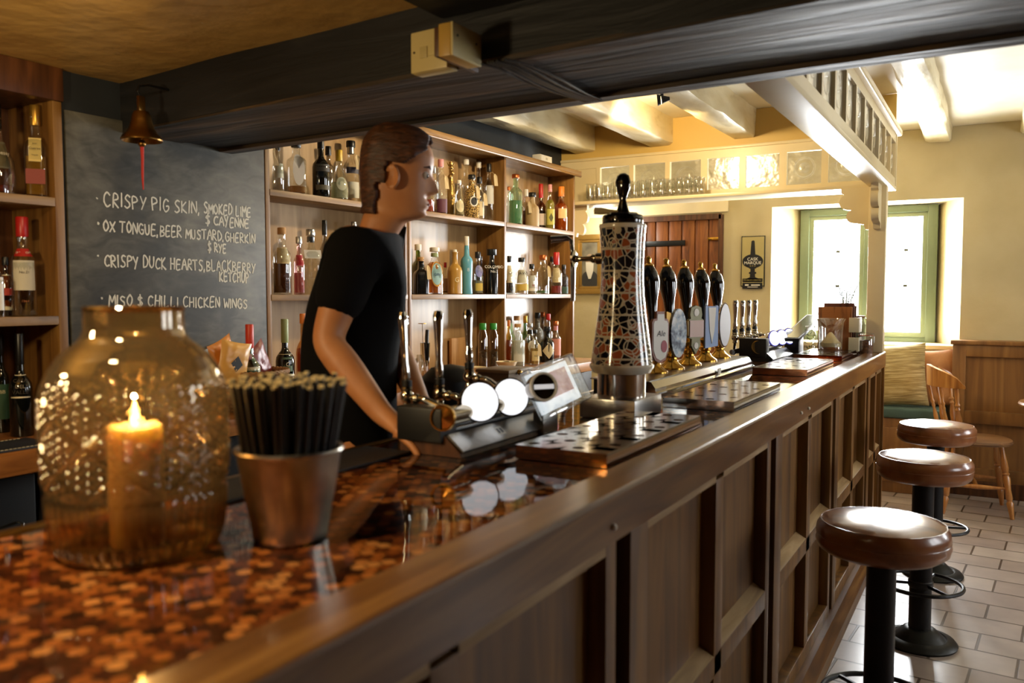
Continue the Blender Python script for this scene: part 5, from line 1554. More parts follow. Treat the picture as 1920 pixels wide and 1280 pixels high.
clipd = ['cream rounded clip lettered in black', 'blue and white mottled oval clip', 'pink and olive shield-shaped clip', 'pale blue upright clip', 'plain silver oval clip']
pb_ = [(1226.6, 706, 1212, 480), (1259, 697, 1251, 484), (1291.5, 687, 1284, 487), (1322, 680, 1314, 491), (1348.4, 674, 1342, 494)]
clp = [(1234, 632), (1268, 624), (1301, 617), (1332, 610), (1357, 609)]
ord_ = ['first', 'second', 'third', 'fourth', 'fifth']
for i, (bx, by, tx, ty) in enumerate(pb_):
    p = onz(bx, by, HZ); 
    p.x = -1.115
    p = onx(bx, by - 3, -1.115); p.z = HZ
    t = thing('hand_pump', 'black and brass hand pump with a ' + clipd[i], 'hand pump', p, group='hand pumps on the bar')
    top = onx(tx, ty, p.x - .03).z - HZ
    obj('brass_base', MB().lathe([(.052, 0), (.052, .005), (.046, .011), (.030, .022), (.023, .034), (.022, .045), (.029, .05), (.029, .062), (.022, .067), (.021, .09), (.024, .094), (.021, .10), (.0, .10)], 28), BRASS, t)
    a = Vector((0, 0, .098)); e = Vector((-.028, 0, top)); dv = e - a; L = dv.length
    obj('handle', MB().lathe_dir(a, dv, [(.013, 0), (.014, L * .05), (.017, L * .2), (.017, L * .35), (.022, L * .5), (.034, L * .66), (.0355, L * .73), (.030, L * .82), (.016, L * .895), (.0, L * .897)], 28), BLACKGLOSS, t)
    obj('ferrule', MB().lathe_dir(a + dv * .0, dv, [(.017, -.004), (.018, .012), (.015, .016)], 20), BRASS, t)
    obj('finial', MB().lathe_dir(a + dv * .89, dv, [(.018, 0), (.019, .004), (.015, .008), (.009, .012), (.0085, .018), (.0105, .024), (.010, .032), (.005, .038), (0, .039)], 20), BRASS, t)
    cpos = onx(clp[i][0], clp[i][1], -1.06)
    pump_clip(i, t, Vector((cpos.x - p.x, cpos.y - p.y, cpos.z - p.z)))
    obj('clip_stem', MB().tube([(.0, 0, .06), (.03, (cpos.y - p.y) * .6, .09), (cpos.x - p.x - .006, cpos.y - p.y, cpos.z - p.z - .045)], .005, 8), BRASS, t)

# ---- the far font with four chrome taps
f2 = thing('beer_font', 'far beer font with a horizontal chrome tube, lit blue-edged badges and four taps', 'beer font', (0, 0, 0))
GY0, GY1 = 4.40, 4.89
obj('base', MB().prism([(x, GY0, z) for x, z in ((-1.16, BZ + .001), (-1.0, BZ + .001), (-1.0, BZ + .012), (-1.04, BZ + .045), (-1.16, BZ + .045))], (0, GY1 - GY0, 0)), BLACKPL, f2, ang=20)
obj('steel_front', MB().prism([(x, GY0 + .004, z) for x, z in ((-.996, BZ + .01), (-.994, BZ + .014), (-1.034, BZ + .049), (-1.038, BZ + .045))], (0, GY1 - GY0 - .008, 0)), STEEL, f2, ang=20)
obj('end_block', MB().box((-1.17, GY0 - .01, BZ + .02), (-1.03, GY0 + .06, BZ + .12), .004), BLACKPL, f2)
e2 = ony(1421, 651, GY0 - .02)
obj('tube', MB().cyl((e2.x, GY0, e2.z), (e2.x, GY1 - .02, e2.z), .028, seg=24), plain('#a59c8c', .12, 1), f2)
c2_ = obj('end_ring', MB().lathe_dir((e2.x, GY0, e2.z), (.25, -1, .02), [(.026, -.004), (.036, .0), (.038, .006), (.034, .011), (.030, .006), (.0, .003)], 28), OLDBRASS, f2)
for px, py, rpx in ((1452, 634, 13.5), (1466, 632, 13.5), (1480, 630, 14)):
    c = onx(px, py, -1.03); r = rpx * depth(c) / F * 1.1; dv = Vector((.85, -.5, .15)).normalized()
    h = obj('badge_housing', MB().lathe_dir(c - dv * .05, dv, [(r * .5, 0), (r * .9, .02), (r * 1.05, .047), (r * .95, .05)], 24), CHROME, f2)
    obj('blue_rim', MB().lathe_dir(c, dv, [(r * 1.02, -.002), (r * 1.0, .001), (r * .9, .002)], 24, ), BLUE, h)
    obj('lit_face', MB().lathe_dir(c, dv, [(r * .92, 0), (r * .9, .003), (0, .005)], 24), LENS, h)
for px, vy, ty in ((1378, 632, 565), (1391, 630, 565), (1403, 628, 564.5), (1415, 625, 564)):
    v = onx(px, vy, -1.2); top = onx(px, ty, -1.2)
    tap_parts(f2, v, hl=top.z - v.z - .036, spout=.06, s=1.15)
obj('tap_manifold', MB().cyl((-1.165, onx(1378, 640, -1.165).y - .05, e2.z - .02), (-1.165, GY0 + .05, e2.z - .02), .014), CHROME, f2)

# ---- small things at the far end of the bar
ct = thing('card_terminal', 'tilted black tablet till on a black stand beside the far font', 'till', (0, 0, 0))
c = onx(1487, 655, -1.0); c.z = BZ
cy = max(c.y, 5.02)
obj('stand', MB().box((-1.06, cy - .06, BZ + .001), (-.98, cy + .08, BZ + .13), .006), BLACKPL, ct)
tq = [onx(1484, 634, -.98), onx(1531, 590, -.98)]
dv = (tq[1] - tq[0]); dn = dv.normalized(); up_ = Vector((0, -dn.z, dn.y))
s = MB(); s.prism([tuple(tq[0] + Vector((-.06, 0, 0))), tuple(tq[0] + Vector((.04, 0, 0))), tuple(tq[1] + Vector((.04, 0, 0))), tuple(tq[1] + Vector((-.06, 0, 0)))], up_ * -.018)
obj('tablet', s, BLACKPL, ct, smooth=False)
s = MB(); s.prism([tuple(tq[0] + dn * .02 + Vector((-.052, 0, 0)) + up_ * .0005), tuple(tq[0] + dn * .02 + Vector((.032, 0, 0)) + up_ * .0005), tuple(tq[1] - dn * .02 + Vector((.032, 0, 0)) + up_ * .0005), tuple(tq[1] - dn * .02 + Vector((-.052, 0, 0)) + up_ * .0005)], up_ * .001)
obj('screen', s, plain('#2a2d30', .12), ct, smooth=False)
obj('cable', MB().tube([(-.98, cy + .02, BZ + .012), (-.95, cy + .05, BZ + .007), (-.93, cy + .15, BZ + .007), (-.96, cy + .22, BZ + .007)], .004, 8), BLACKPL, ct)

# glass candle holder on the last tray
q = onz(1557, 652, BZ + .034); q = onx(1557, 650, -.82); d = depth(q)
hz_ = BZ + .0325
gh = thing('candle_holder', 'clear flared glass candle holder on the farthest drip tray', 'candle holder', (q.x, q.y, hz_))
R_ = 22 * d / F; hg = onx(1557, 597, -.82).z - hz_
obj('glass', MB().lathe([(R_ * .92, .001), (R_ * .95, .01), (R_ * .97, hg * .6), (R_ * 1.05, hg * .88), (R_ * 1.22, hg), (R_ * 1.18, hg), (R_ * 1.0, hg * .88), (R_ * .93, hg * .6), (R_ * .9, .016), (0, .014)], 32, cap=False), TUMBLER, gh)
obj('melted_candle', MB().lathe([(R_ * .86, .018), (R_ * .84, .04), (R_ * .6, .055), (R_ * .3, .085), (R_ * .1, .1), (0, .1)], 24), wax, gh)

# menu rack
mr_ = thing('menu_rack', 'wooden rack of brown menu boards with pale metal bands by the post', 'menu rack', (0, 0, 0))
yb = 5.17
def X_(px, py): return ony(px, py, yb)
a0, a1 = X_(1536, 650).x, X_(1590, 650).x
for i, (p_l, p_r, top, yo, colr) in enumerate([(1534, 1598, 575, 0, '#9a5f30'), (1545, 1602, 568, .03, '#5c2f1c'), (1550, 1603, 571, .045, '#3a2018'), (1552, 1606, 573, .06, '#74432a')]):
    l_, r_, t_ = ony(p_l, top, yb + yo), ony(p_r, top, yb + yo), ony(p_l, top, yb + yo).z
    obj('menu_board', MB().box((l_.x, yb + yo, BZ + .012), (r_.x, yb + yo + .01, t_), .003), wood('menu_wood_%d' % i, '#2c160a', colr, colr, 'Z', .4), mr_)
l_, r_ = ony(1533, 640, yb - .01), ony(1609, 640, yb - .01)
obj('rack_floor', MB().box((l_.x, yb - .012, BZ + .001), (r_.x, yb + .09, BZ + .012), .002), OAKDK, mr_)
for z0, z1 in ((.02, .1), (.13, .215)): obj('metal_band', MB().box((ony(1591, 640, yb - .02).x, yb - .022, BZ + z0), (r_.x + .005, yb - .012, BZ + z1), .002).box((r_.x - .005, yb - .012, BZ + z0), (r_.x + .005, yb + .09, BZ + z1), .002), plain('#cfc6ac', .4), mr_)

# kilner jar, herb pot, tin churn, glass jar with sprigs
def ring_stack(px, ybot, ytop, wpx, x): 
    q = onx(px, 640, x); d = depth(q)
    return q, wpx * d / F / 2, onx(px, ytop, x).z - BZ - .001
q, r, h = ring_stack(1629, 655, 615, 27, -.735); q = ony(1623, 640, 5.22); r *= .92
kj = thing('preserving_jar', 'clip-top preserving jar of brown contents beside the cream post', 'jar', (q.x, q.y, BZ + .001))
obj('glass', MB().lathe([(r * .9, 0), (r, .006), (r, h * .75), (r * .86, h * .85), (r * .86, h * .9)], 24), TUMBLER, kj)
obj('contents', MB().lathe([(r * .88, .004), (r * .92, h * .66), (0, h * .7)], 20), noise_mat('dried_peel', [(.3, '#3c2214'), (.6, '#7a4c2a'), (.8, '#a9825a')], nscale=90, bump=.6), kj)
obj('lid', MB().lathe([(r * .9, h * .9), (r * .92, h * .96), (r * .7, h), (0, h)], 24), TUMBLER, kj)
obj('rubber_seal', MB().lathe([(r * .9, h * .88), (r * .96, h * .89), (r * .9, h * .905)], 24), plain('#b5562c', .5), kj)
obj('wire_clip', MB().tube([(r * 1.02, 0, h * .55), (r * 1.06, 0, h * .8), (r * .95, 0, h * .98), (0, 0, h * 1.02), (-r * .95, 0, h * .98), (-r * 1.06, 0, h * .8)], .0018, 6), STEEL, kj)
q, r, h = ring_stack(1600, 650, 578, 26, -.86)
q = ony(1586, 640, 5.33)
hp_ = thing('herb_pot', 'sprawling green herb growing in a dark pot behind the menu rack', 'plant', (q.x, q.y, BZ + .001))
h = ony(1600, 576, q.y).z - BZ
obj('pot', MB().lathe([(r * .8, 0), (r, h - .01), (r * 1.08, h), (r * .92, h), (r * .9, h - .02), (0, h - .02)], 20), plain('#3a2f2a', .6), hp_)
LEAF = plain('#5c6b46', .6)
b = MB(); sb2 = MB()
htop = ony(1600, 525, q.y).z - BZ
for s_i in range(16):
    a = random.uniform(0, 2 * PI); sp_ = random.uniform(.02, .10)
    H2 = h + (htop - h) * random.uniform(.5, 1.05)
    pts = [Vector((0.02 * math.cos(a), .02 * math.sin(a), h - .03)), Vector((sp_ * .5 * math.cos(a), sp_ * .5 * math.sin(a), h + (H2 - h) * .5)), Vector((sp_ * math.cos(a), sp_ * math.sin(a), H2))]
    sb2.tube(pts, .0014, 5)
    for t in np.linspace(.25, 1, 13):
        c = pts[0].lerp(pts[1], min(1, t * 2)) if t < .5 else pts[1].lerp(pts[2], t * 2 - 1)
        for sgn in (-1, 1):
            aa = random.uniform(0, 2 * PI); L = random.uniform(.012, .022)
            dvv = Vector((math.cos(aa), math.sin(aa), .6)).normalized(); w = dvv.cross(Vector((0, 0, 1))).normalized() * .002
            b.raw([c, c + dvv * L * .5 + w, c + dvv * L, c + dvv * L * .5 - w], [(0, 1, 2, 3)])
obj('stems', sb2, plain('#6a6a45', .7), hp_); obj('leaves', b, LEAF, hp_, smooth=False)
# tall curly stems behind the post
q, r, h = ring_stack(1616, 650, 588, 19, -.80)
q = ony(1611, 640, 5.37)
tc_ = thing('tin_churn', 'slim pale green tin churn with a wooden lid beside the cream post', 'churn', (q.x, q.y, BZ + .001))
h = ony(1616, 592, q.y).z - BZ
obj('body', MB().lathe([(r * .95, 0), (r, .005), (r, h * .75), (r * .7, h * .86), (r * .72, h * .94)], 24), plain('#a9b79c', .35, .2), tc_)
obj('lid', MB().lathe([(r * .85, h * .94), (r * .88, h), (0, h)], 24), OAK, tc_)
obj('handle', MB().tube([(r * .9, 0, h * .7), (r * 1.5, 0, h * .85), (r * .7, 0, h * .95)], .003, 6), STEEL, tc_)
q, r, h = ring_stack(1511, 655, 612, 24, -.93)
q.y += .12
gj = thing('glass_jar', 'small clear jar of green sprigs behind the tilted till', 'jar', (q.x, q.y, BZ + .001))
obj('glass', MB().lathe([(r * .9, 0), (r, .006), (r, h * .7), (r * .7, h * .82), (r * .74, h), (r * .7, h), (r * .66, h * .83), (r * .94, h * .69)], 24, cap=False), TUMBLER, gj)
b = MB()
for i in range(14):
    a = i * 2.4; zz = h * (.1 + .06 * i)
    b.raw([(0, 0, zz), (r * .7 * math.cos(a) - .004, r * .7 * math.sin(a), zz + .012), (r * .8 * math.cos(a), r * .8 * math.sin(a), zz + .022), (r * .7 * math.cos(a) + .004, r * .7 * math.sin(a), zz + .012)], [(0, 1, 2, 3)])
obj('sprigs', b, plain('#6f8a55', .6), gj, smooth=False)

# ================================================================== OVERHEAD: BELL, SWITCHES, CABLES
bp_ = ony(266, 262, 1.70)
be = thing('bell', 'brass last-orders bell with a red cord hanging from the black beam', 'bell', bp_)
rb = (303 - 230) / 2 * depth(bp_) / F
tb = ony(266, 207, 1.70).z - bp_.z
BELLB = plain('#8d6630', .3, 1.0, bump=.1, bscale=50)
obj('bell_body', MB().lathe([(rb, -.004), (rb * 1.02, .0), (rb * .93, .012), (rb * .78, tb * .2), (rb * .62, tb * .4), (rb * .52, tb * .62), (rb * .45, tb * .85), (rb * .36, tb * .96), (0, tb), (rb * .3, tb * .9), (rb * .5, tb * .4), (rb * .9, .004), (rb * .97, -.004)], 40, cap=False).tube([(rb * .84 * math.cos(a), rb * .84 * math.sin(a), tb * .14) for a in np.linspace(0, 2 * PI, 40, endpoint=False)], .003, 6, True), BELLB, be)
obj('crown_loop', MB().box((-.006, -.012, tb - .005), (.006, .012, tb + .045), .003), BELLB, be)
obj('hook', MB().tube([(0, .0, tb + .04), (0, -.012, tb + .055), (0, -.005, tb + .075), (0, .03, tb + .085), (0, nb(bp_.x) - bp_.y + .01, tb + .085)], .004, 8), BLACKIRON, be)
obj('clapper', MB().tube([(0, 0, tb * .8), (0, 0, -.004)], .003, 6).sphere((0, 0, -.012), .012), BELLB, be)
co = obj('cord', MB().tube([(0, 0, -.02), (.001, 0, -.06), (-.001, 0, -.11), (.001, 0, -.155)], [.006, .0045, .004, .002], 8), plain('#b02a22', .7, bump=.4, bscale=300), be)

IVORY = plain('#d8c68a', .35)
yn = nb(-1.25)
a, c = ony(772, 62, yn - .035), ony(845, 128, yn - .035)
s1 = thing('fused_switch', 'square ivory switched outlet on the face of the black beam', 'switch', ((a.x + c.x) / 2, yn, (a.z + c.z) / 2), math.radians(-3.8))
w, h = (c.x - a.x) / 2, (a.z - c.z) / 2
obj('back_box', MB().box((-w, -.034, -h), (w, .004, h), .006), IVORY, s1)
obj('face_plate', MB().box((-w * .98, -.042, -h * .98), (w * .98, -.034, h * .98), .004), IVORY, s1)
obj('fuse_carrier', MB().box((-w * .45, -.0445, -h * .35), (-w * .05, -.042, h * .2), .001), plain('#cbb97e', .4), s1)
obj('rocker', MB().box((0, -.045, -h * .3), (w * .42, -.042, h * .2), .001), IVORY, s1)
for sx in (-.78, .66): obj('screw', MB().lathe_dir((sx * w, -.041, -.0), (0, -1, 0), [(.003, 0), (.003, .002), (0, .002)], 10), plain('#4a4436', .4, .6), s1)
a, c = onx(849, 72, -1.07), onx(903, 98, -1.07)
s2 = thing('blank_switch_box', 'ivory blank-plate box set at right angles beside the ivory outlet', 'switch', ((-1.07), (a.y + c.y) / 2, (a.z + c.z) / 2 + .002))
L2, h2 = (c.y - a.y) / 2, .037
obj('back_box', MB().box((-.04, -L2, -h2), (-.006, L2, h2), .004), plain('#c29a45', .4), s2)
obj('face_plate', MB().box((-.006, -L2, -h2), (.0, L2, h2), .002), IVORY, s2)
for sy in (-.7, .6): obj('screw', MB().lathe_dir((0, sy * L2, .01), (1, 0, 0), [(.003, 0), (.003, .0015), (0, .0015)], 10), plain('#4a4436', .4, .6), s2)
obj('mounting_block', MB().box((-.056, -L2 + .006, -h2 + .004), (-.04, L2 + .05, h2 - .004), .003), OAKDK, s2)
jk = thing('cable_junction', 'tangle of dark clips and brown sleeves where the cables leave the ivory boxes', 'cable clip', onx(918, 108, -1.13))
b = MB(); b2 = MB(); random.seed(3)
for i in range(7):
    p = [Vector((random.uniform(-.05, .05), random.uniform(-.03, .04), random.uniform(-.03, .02))) for _ in range(4)]
    p[0] = Vector((-.03, -.02, .01 * (i % 3)))
    b.tube(p, .004, 6)
b2.box((-.03, -.02, -.02), (.02, .03, .015), .008).cyl((.0, -.02, .01), (.05, .02, .012), .012)
obj('sleeves', b, plain('#1d1712', .3), jk); obj('clamp', b2, plain('#5a3018', .4, .3), jk)
GREYC = plain('#3c3b3a', .22)
offs = [-.034, -.024, -.008, .0, .009, .02, .034]
n0, n1 = onz(942, 112, 1.992), onz(1112, 186, 1.992)
dv = (n1 - n0).normalized(); sd = Vector((-dv.y, dv.x, 0))
for i, o_ in enumerate(offs):
    pts = []
    for t in np.linspace(0, 1, 12):
        q = n0.lerp(n1, t) + sd * (o_ * (1 + .3 * math.sin(t * 5 + i)) ) + Vector((0, 0, -.004 - (.008 if abs(o_) < .03 else .004) * math.sin(t * PI)))
        q.z = min(q.z, 1.988)
        pts.append(q)
    pts[0] = pts[0] + Vector((-.02, -.01, .0)); 
    cbl = obj('cable', MB().tube(pts, .0034, 7), GREYC)
    tag(cbl, 'dark glossy cable in the bundle clipped under the black beam', 'cable', 'cables clipped under the beam')

# ================================================================== ON THE BACK WORKTOP
# wicker snack basket with bags and leaflets
q = onB(478, 700, .135)
bs_ = thing('snack_basket', 'round wicker basket of snacks on the worktop below the chalkboard', 'basket', (q.x, q.y, ZC + .001))
WICK = plain('#6b4726', .55, bump=.3, bscale=80)
b = MB(); br = .118; hb_ = .15
for k in range(11):
    zz = .008 + k * hb_ / 11; rr = br * (.8 + .2 * k / 10)
    b.tube([(rr * (1 + .012 * math.sin(a * 18 + k * PI)) * math.cos(a), rr * (1 + .012 * math.sin(a * 18 + k * PI)) * math.sin(a), zz) for a in np.linspace(0, 2 * PI, 72, endpoint=False)], .0075, 6, True)
obj('weave', b, WICK, bs_)
b = MB()
for s_ in range(2): b.tube([((br + .006) * math.cos(a), (br + .006) * math.sin(a), hb_ + .004 * math.sin(a * 20 + s_ * PI)) for a in np.linspace(0, 2 * PI, 80, endpoint=False)], .007, 6, True)
obj('braided_rim', b, plain('#8a6236', .5, bump=.3, bscale=80), bs_)
obj('floor', MB().lathe([(br * .8, .004), (br * .8, .008), (0, .008)], 30), WICK, bs_)


def pillow(w, h, t, nx=20, ny=20, puff=2.2, crinkle=0.0, seed=0):
    rnd = random.Random(seed); b = MB(); vs = []; fs = []
    for sgn in (1, -1):
        for j in range(ny + 1):
            for i in range(nx + 1):
                u, v = -1 + 2 * i / nx, -1 + 2 * j / ny
                th_ = ((1 - abs(u) ** puff) * (1 - abs(v) ** puff)) ** .5 if abs(u) < 1 and abs(v) < 1 else 0
                pin = 1 - .07 * (1 - abs(v)) * 0
                cu = 1 - .06 * (1 - v * v); cv = 1 - .06 * (1 - u * u)
                z = sgn * t * th_ + crinkle * rnd.uniform(-1, 1) * th_
                vs.append((u * w / 2 * cu if abs(u) == 1 else u * w / 2 * cu, v * h / 2 * cv, z))
    N_ = (nx + 1) * (ny + 1)
    for s_ in (0, 1):
        for j in range(ny):
            for i in range(nx):
                a = s_ * N_ + j * (nx + 1) + i
                f = (a, a + 1, a + nx + 2, a + nx + 1)
                fs.append(f if s_ == 0 else f[::-1])
    b.raw(vs, fs); bmesh.ops.remove_doubles(b.bm, verts=b.bm.verts, dist=.0004)
    return b


bagm = [plain('#d98a35', .35), plain('#c9762c', .35), plain('#dba24e', .35), plain('#7a2a20', .4)]
for i, (px, py, off, ry, m_, de) in enumerate([(420, 676, .12, .35, 0, 'orange snack packet leaning out of the basket beside the lantern'), (438, 682, .17, -.2, 2, 'golden snack packet with a dark diamond mark in the basket'), (452, 690, .04, .1, 1, 'burnt orange snack packet deep in the basket'), (486, 684, .12, .5, 3, 'dark red snack packet at the right of the basket')]):
    p = onB(px, py, off)
    bgp = obj('snack_packet', pillow(.13, .17, .02, 14, 14, 2.4, .004, i), bagm[m_])
    bgp.matrix_world = Matrix.Translation(p) @ Matrix.Rotation(BBROT + ry * .5, 4, 'Z') @ Matrix.Rotation(ry, 4, 'X') @ Matrix.Rotation(PI / 2, 4, 'Y') @ Matrix.Rotation(PI / 2, 4, 'Z')
    tag(bgp, de, 'snack packet', 'snack packets in the basket')
    if i == 1:
        obj('diamond_mark', MB().raw([(0, -.03, .0215), (.025, 0, .0215), (0, .03, .0215), (-.025, 0, .0215)], [(0, 1, 2, 3)]), plain('#1d1a18', .5), bgp, smooth=False)
for i, (px, py, off, tilt, cl, de) in enumerate([(412, 655, .012, .30, '#b9c6cf', 'pale blue leaflet standing behind the snack basket'), (425, 660, .02, .22, '#d6b48c', 'peach leaflet standing behind the snack basket'), (447, 656, .016, .12, '#5a6a9a', 'dark blue leaflet standing behind the snack basket')]):
    p = onB(px, py + 35, off)
    lf = obj('leaflet', MB().box((-.002, -.06, -.09), (.002, .06, .09)), plain(cl, .5))
    p = p + Vector((0.0, 0, 0)); lf.matrix_world = Matrix.Translation(p) @ Matrix.Rotation(BBROT, 4, 'Z') @ Matrix.Rotation(-.05, 4, 'Y') @ Matrix.Rotation(tilt, 4, 'X')
    tag(lf, de, 'leaflet', 'leaflets behind the basket')

# storage jars with green lids, bowls, board
for px, de in ((905, 'left one of two tall green-lidded storage jars in the centre bay'), (925, 'right one of two tall green-lidded storage jars in the centre bay')):
    q = onB(px, 640, -.03); d = depth(q); r = 9.0 * d / F; h = onB(px, 606, -.03).z - ZC
    j_ = thing('storage_jar', de, 'jar', (q.x, q.y, ZC + .001), 0, 'green-lidded storage jars')
    obj('glass', MB().lathe([(r * .95, 0), (r, .006), (r, h * .72), (r * .66, h * .84), (r * .66, h * .9)], 26), glass('jar_glass', (.72, .66, .55), .02, .16), j_)
    obj('contents', MB().lathe([(r * .9, .004), (r * .93, h * .38), (0, h * .42)], 20), noise_mat('dried_herbs', [(.35, '#2c2012'), (.6, '#5a4226')], nscale=120, bump=.5), j_)
    obj('lid', MB().lathe([(r * .72, h * .86), (r * .76, h * .87), (r * .76, h * .985), (r * .7, h), (0, h)], 24), CAPM['green'], j_)
BOWL = plain('#d8c8a2', .35, coat=.2)
for px, w_, de in ((893, 36, 'cream bowl beneath the green-lidded jars, left of the two'), (950, 40, 'cream bowl holding a small dish, right of the two')):
    q = onB(px, 684, .10); d = depth(q); r = w_ / 2 * d / F; h = r * .8
    bw = thing('bowl', de, 'bowl', (q.x, q.y, ZC + .001))
    obj('bowl_body', MB().lathe([(r * .45, 0), (r * .5, .004), (r * .8, h * .5), (r, h), (r * 1.02, h + .003), (r * .96, h), (r * .75, h * .5), (r * .4, .01), (0, .009)], 32, cap=False), BOWL, bw)
    if px > 900: dish_at = (q.x, q.y, ZC + .001 + h * .55, r)
ds = obj('dish', MB().lathe([(0, 0), (dish_at[3] * .35, .003), (dish_at[3] * .42, .022), (dish_at[3] * .38, .022), (dish_at[3] * .3, .006), (0, .005)], 24, cap=False), plain('#cfc4ac', .3))
ds.location = dish_at[:3]; ds.rotation_euler = (.9, .5, 0)
tag(ds, 'small tilted tasting dish lying in the right cream bowl', 'dish')
q = onB(893, 640, -.10)
bd = bb_root('chopping_board', 'pale wooden board standing at the back of the centre bay', 'board')
lq = M0.inverted() @ q
obj('board', MB().box((-.185, lq.y - .16, ZC + .001), (-.165, lq.y + .04, ZC + .19), .004), wood('board_wood', '#a87840', '#c2925a', '#d2a770', 'Z', .45), bd)
ty = bb_root('wooden_tray', 'shallow wooden tray edge on the worktop behind the taps', 'tray')
lq = M0.inverted() @ onz(838, 690, ZC)
b = MB(); x0, x1, y0, y1 = -.12, .12, lq.y - .36, lq.y - .10
b.box((x0, y0, ZC + .001), (x1, y1, ZC + .008)).box((x0, y0, ZC + .001), (x0 + .012, y1, ZC + .03)).box((x1 - .012, y0, ZC + .001), (x1, y1, ZC + .03)).box((x0, y0, ZC + .001), (x1, y0 + .012, ZC + .03)).box((x0, y1 - .012, ZC + .001), (x1, y1, ZC + .03))
obj('tray_body', b, wood('tray_wood', '#a87238', '#c78f50', '#dcb07a', 'Y', .4), ty)
# glassware beside the taps
for i, (px, ytop, wp, off, de) in enumerate([(778, 672, 12, .02, 'clear stemmed glass nearest the barman on the back worktop'), (787, 665, 13, .08, 'clear stemmed glass in front of the cocktail tin'), (796, 676, 12, .0, 'clear stemmed glass close behind the nearest tap')]):
    q = onB(px, 640, off); d = depth(q); r = wp / 2 * d / F; h = onB(px, ytop, off).z - ZC
    g = obj('stemmed_glass', MB().lathe([(0, .002), (r * .9, .002), (r * .9, .005), (.004, .012), (.0035, h * .35), (r * .6, h * .42), (r, h * .7), (r * .9, h), (r * .85, h), (r * .95, h * .7), (r * .55, h * .45), (0, h * .4)], 20, cap=False), TUMBLER)
    g.location = (q.x, q.y, ZC + .001)
    tag(g, de, 'glass', 'stemmed glasses on the back worktop')
q = onB(797, 640, .0); q = onB(797, 640, -.06); d = depth(q); r = 9.5 * d / F; h = onB(797, 643, -.06).z - ZC
sk = thing('cocktail_tin', 'steel cocktail tin holding bar tools behind the nearest taps', 'cocktail tin', (q.x, q.y, ZC + .001))
obj('tin', MB().lathe([(r * .7, 0), (r * .72, .004), (r, h), (r * .95, h), (r * .68, .008), (0, .008)], 28, cap=False), CHROME, sk)
tl_h = onB(797, 604, -.06).z - ZC
sp1 = obj('strainer', MB().tube([(0.01, .0, h * .3), (.012, .0, h * 1.1), (.012, .004, h * 1.32)], .010, 10), BLACKPL)
sp1.location = (q.x, q.y, ZC + .012); tag(sp1, 'black-handled strainer standing in the cocktail tin', 'strainer')
sp2 = thing('bar_spoon', 'twisted bar spoon with a flat disc end standing in the cocktail tin', 'spoon', (q.x, q.y, ZC + .012))
obj('shaft', MB().tube([(-.01, -.005, .0), (-.012, -.008, tl_h - .02)], .002, 6), CHROME, sp2)
obj('disc_end', MB().lathe([(0, tl_h - .02), (.022, tl_h - .02), (.022, tl_h - .016), (0, tl_h - .016)], 16, (-.012, -.008, 0)), BRASS, sp2)

# staff-side shelf behind the bar with a black caddy and a taupe box
sh_ = thing('speed_shelf', 'dark staff shelf fixed low behind the bar', 'shelf', (0, 0, 0))
obj('shelf_board', MB().box((-1.62, 2.02, .98), (-1.27, 3.2, 1.0), .003), plain('#151312', .5), sh_)
obj('lip', MB().box((-1.63, 2.02, .98), (-1.615, 3.2, 1.03), .002), STEEL, sh_)
for yy in (2.05, 2.5, 3.15): obj('bracket', MB().box((-1.6, yy - .01, .02), (-1.57, yy + .01, .98)), STEEL, sh_)
q = onx(845, 720, -1.44)
ca = thing('black_caddy', 'rounded black plastic caddy behind the middle tap', 'caddy', (q.x, q.y, 1.0015))
h = onx(845, 683, -1.44).z - 1.0
obj('body', MB().lathe([(.075, 0), (.085, .01), (.10, h * .55), (.095, h * .8), (.06, h * .95), (0, h)], 32), BLACKPL, ca)
obj('flap', MB().box((-.02, .05, h * .5), (.06, .16, h * .56), .006), BLACKPL, ca)
q = onx(946, 715, -1.40)
tb_ = thing('taupe_box', 'small taupe lidded box with a brass knob behind the round badges', 'box', (q.x, q.y, 1.0015))
h = onx(946, 690, -1.40).z - 1.0
obj('box_body', MB().box((-.06, -.075, 0), (.06, .075, h - .012), .004), plain('#8d7558', .5), tb_)
obj('lid', MB().box((-.064, -.08, h - .012), (.064, .08, h), .004), plain('#b8a181', .5), tb_)
obj('knob', MB().sphere((.068, -.02, h - .01), .009), BRASS, tb_)

